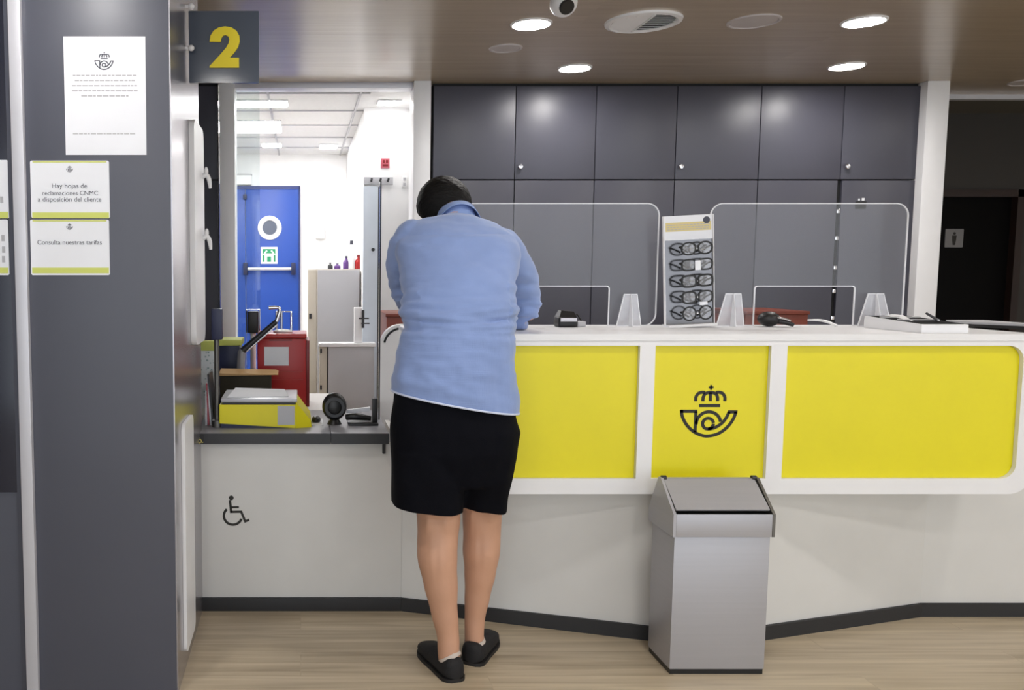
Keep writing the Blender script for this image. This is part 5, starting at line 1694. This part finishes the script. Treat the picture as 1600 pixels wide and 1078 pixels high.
        v.co = p + n * d * min(1, max(0, hd / 0.04))
    sh = finish('shirt', b, M_['shirt'], t, smooth=80)
    # pale inner hem showing under the shirt
    step = loop[::2]
    g = G().tube(step + step[:2], 0.0038, 6)
    finish('hem_band', g, mat('pale hem', (206, 214, 234), 0.85), sh, smooth=80)
    # collar: stand and fold
    def collar_ring(c, u_, f_, rx, ry, n=40, a0=-0.30 * PI, a1=1.30 * PI):
        out = []
        for i in range(n + 1):
            an = a0 + (a1 - a0) * i / n
            out.append(c + u_ * rx * math.cos(an) - f_ * ry * math.sin(an))
        return out
    nb = at(714, 345, 3.19)
    axis = Vector((-0.06, 0.50, 0.86)).normalized()
    sx_ = Vector((1, 0, 0.0))
    sx_ = (sx_ - axis * sx_.dot(axis)).normalized()
    fy = axis.cross(sx_).normalized()
    rows = []
    # stand (rising round the neck), crease, then the fold hanging outside it: short at the nape, longer at the sides
    for h, rx, ry, fold in ((-0.085, 0.088, 0.092, 0), (-0.025, 0.074, 0.076, 0), (0.005, 0.068, 0.069, 0), (0.034, 0.065, 0.066, 0), (0.041, 0.068, 0.070, 0), (0.038, 0.074, 0.077, 0.2), (0.024, 0.081, 0.085, 0.6), (0.012, 0.087, 0.093, 1.0)):
        rw = collar_ring(nb + axis * h, sx_, fy, rx, ry)
        for i, q in enumerate(rw):
            nape = max(0, math.sin(-0.30 * PI + 1.6 * PI * i / 40))
            rw[i] = q - axis * (0.042 * (1 - nape) * fold) + axis * (-0.012 * (1 - nape) * (1 if fold else 0.6))
        rows.append(rw)
    vs = [q for rw in rows for q in rw]
    n1 = len(rows[0])
    fs = [(k * n1 + i, k * n1 + i + 1, (k + 1) * n1 + i + 1, (k + 1) * n1 + i) for k in range(len(rows) - 1) for i in range(n1 - 1)]
    g = G().add(vs, fs)
    bmesh.ops.recalc_face_normals(g.bm, faces=list(g.bm.faces))
    bmesh.ops.solidify(g.bm, geom=list(g.bm.faces), thickness=0.002)
    finish('collar', g, mat('light blue collar cotton', (138, 161, 210), 0.85), sh, smooth=60)
    for s, w, e in ((0, Lw, Le), (1, Rw, Re)):
        d = (w - e).normalized()
        finish('cuff', G().tube([w - d * 0.035, w + d * 0.012], [0.0385, 0.0385], 24), M_['shirt'], sh)

    # ---------------- shorts
    g = G()
    up = [((617, 604), (803, 634), 2.905, 0.132, 0.0), ((616, 630), (804, 648), 2.90, 0.138, 0.0), ((611, 668), (812, 672), 2.895, 0.148, 0), ((611, 700), (806, 700), 2.895, 0.150, 0), ((612, 735), (797, 735), 2.90, 0.132, 0), ((618, 752), (790, 752), 2.90, 0.118, 0)]
    g.loft([ring(*u, p=2.5) for u in up])
    lL = [((612, 700), (722, 700), 2.885, 0.13, 0), ((611, 740), (725, 740), 2.88, 0.125, 0), ((611.5, 770), (725, 770), 2.88, 0.118, 0), ((612, 800), (721, 803), 2.878, 0.114, 0), ((612, 840), (722, 840), 2.878, 0.110, 0)]
    lR = [((708, 700), (806, 700), 2.905, 0.13, 0), ((712, 740), (797, 740), 2.91, 0.120, 0), ((716, 770), (791, 770), 2.94, 0.112, 0), ((722, 801), (786, 805), 2.95, 0.104, 0), ((724, 840), (783, 840), 2.95, 0.100, 0)]
    for lg in (lL, lR):
        g.loft([ring(*u, p=2.5) for u in lg])
    b = remesh(g, 0.0075, 4)
    sA, sB = at(612, 799, 2.765), at(786, 804, 2.845)
    sn = (sB - sA).cross(Vector((0, 1, 0))).normalized()
    cut(b, sA, sn if sn.z < 0 else -sn)
    b.bm.normal_update()
    for v in b.bm.verts:
        p = v.co
        d = 0.006 * noise.noise(Vector((p.x * 11 + p.z * 5, p.y * 9, p.z * 5))) + 0.003 * noise.noise(Vector((p.x * 24, p.y * 20, p.z * 12)))
        v.co = p + v.normal * d
    so = finish('shorts', b, M_['shorts'], t, smooth=80)
    # ---------------- shoes
    for h, e, nm in ((heelL, toeL, 'L'), (heelR, toeR, 'R')):
        d = (e - h)
        ln = d.length
        d.normalize()
        lat = Vector((d.y, -d.x, 0))
        def sec(s, hw, ht, rise=0.012, n=24):
            hw *= 1.07
            c = h + d * (s * ln)
            out = []
            for i in range(n):
                an = 2 * PI * i / n
                ca, sa = math.cos(an), math.sin(an)
                x = hw * math.copysign(abs(ca) ** (0.8 if sa >= 0 else 0.3), ca)
                z = rise + (ht - rise) * (0.5 + 0.5 * math.copysign(abs(sa) ** 0.75, sa))
                x *= 1 - 0.30 * max(0, (z - rise) / (0.10)) ** 1.0
                out.append(c + lat * x + Vector((0, 0, z)))
            return out
        secs = [(-0.005, 0.016, 0.062), (0.02, 0.030, 0.078), (0.08, 0.040, 0.082), (0.2, 0.043, 0.074), (0.36, 0.044, 0.072), (0.5, 0.047, 0.076), (0.64, 0.050, 0.066), (0.78, 0.049, 0.054), (0.9, 0.040, 0.044), (0.97, 0.026, 0.036), (1.0, 0.010, 0.030)]
        sho = finish('shoe', G().loft([sec(*s) for s in secs]), M_['shoe'], t, smooth=70)
        out = []
        for s, hw, _ in secs:
            out.append((s, hw * 1.07 + 0.0005))
        lp = [h + d * (s * ln) + lat * w for s, w in out] + [h + d * (s * ln) - lat * w for s, w in reversed(out)]
        finish('sole', G().ext([[(q.x, q.y) for q in lp]], lambda u, v, w: Vector((u, v, w)), 0.0125), M_['sole'], sho)
        lk = (at(701, 1022, 2.855) if nm == 'L' else at(741, 990, 2.975))
        lk2 = (at(704, 1046, 2.85) if nm == 'L' else at(742, 1012, 2.975))
        ra = 0.0395 if nm == 'L' else 0.037
        a_, b_ = Vector((lk.x, lk.y, 0.0745)), Vector((lk2.x, lk2.y, 0.062))
        finish('liner_sock', G().tube([b_, a_], [ra + 0.002, ra + 0.001], 24), M_['sock'], t, smooth=60)

# =================================================================== LIGHT
def light():
    w = bpy.data.worlds.new('world')
    SC.world = w
    w.use_nodes = True
    bg = w.node_tree.nodes['Background']
    bg.inputs['Color'].default_value = (0.86, 0.93, 1.0, 1)       # cool fill light added through the rear, left open behind the viewer
    bg.inputs['Strength'].default_value = 1.35
    vs = SC.view_settings
    vs.view_transform = 'Standard'
    vs.look = 'None'
    vs.gamma = 1
    vs.use_curve_mapping = False
    vs.exposure = 0.74

setting()
corridor_sign()
pillar()
notices()
cupboards()
ceiling_fittings()
counter()
screens()
spectacles()
counter_items()
desk()
desk_items()
staff_side()
bin_()
person()
light()
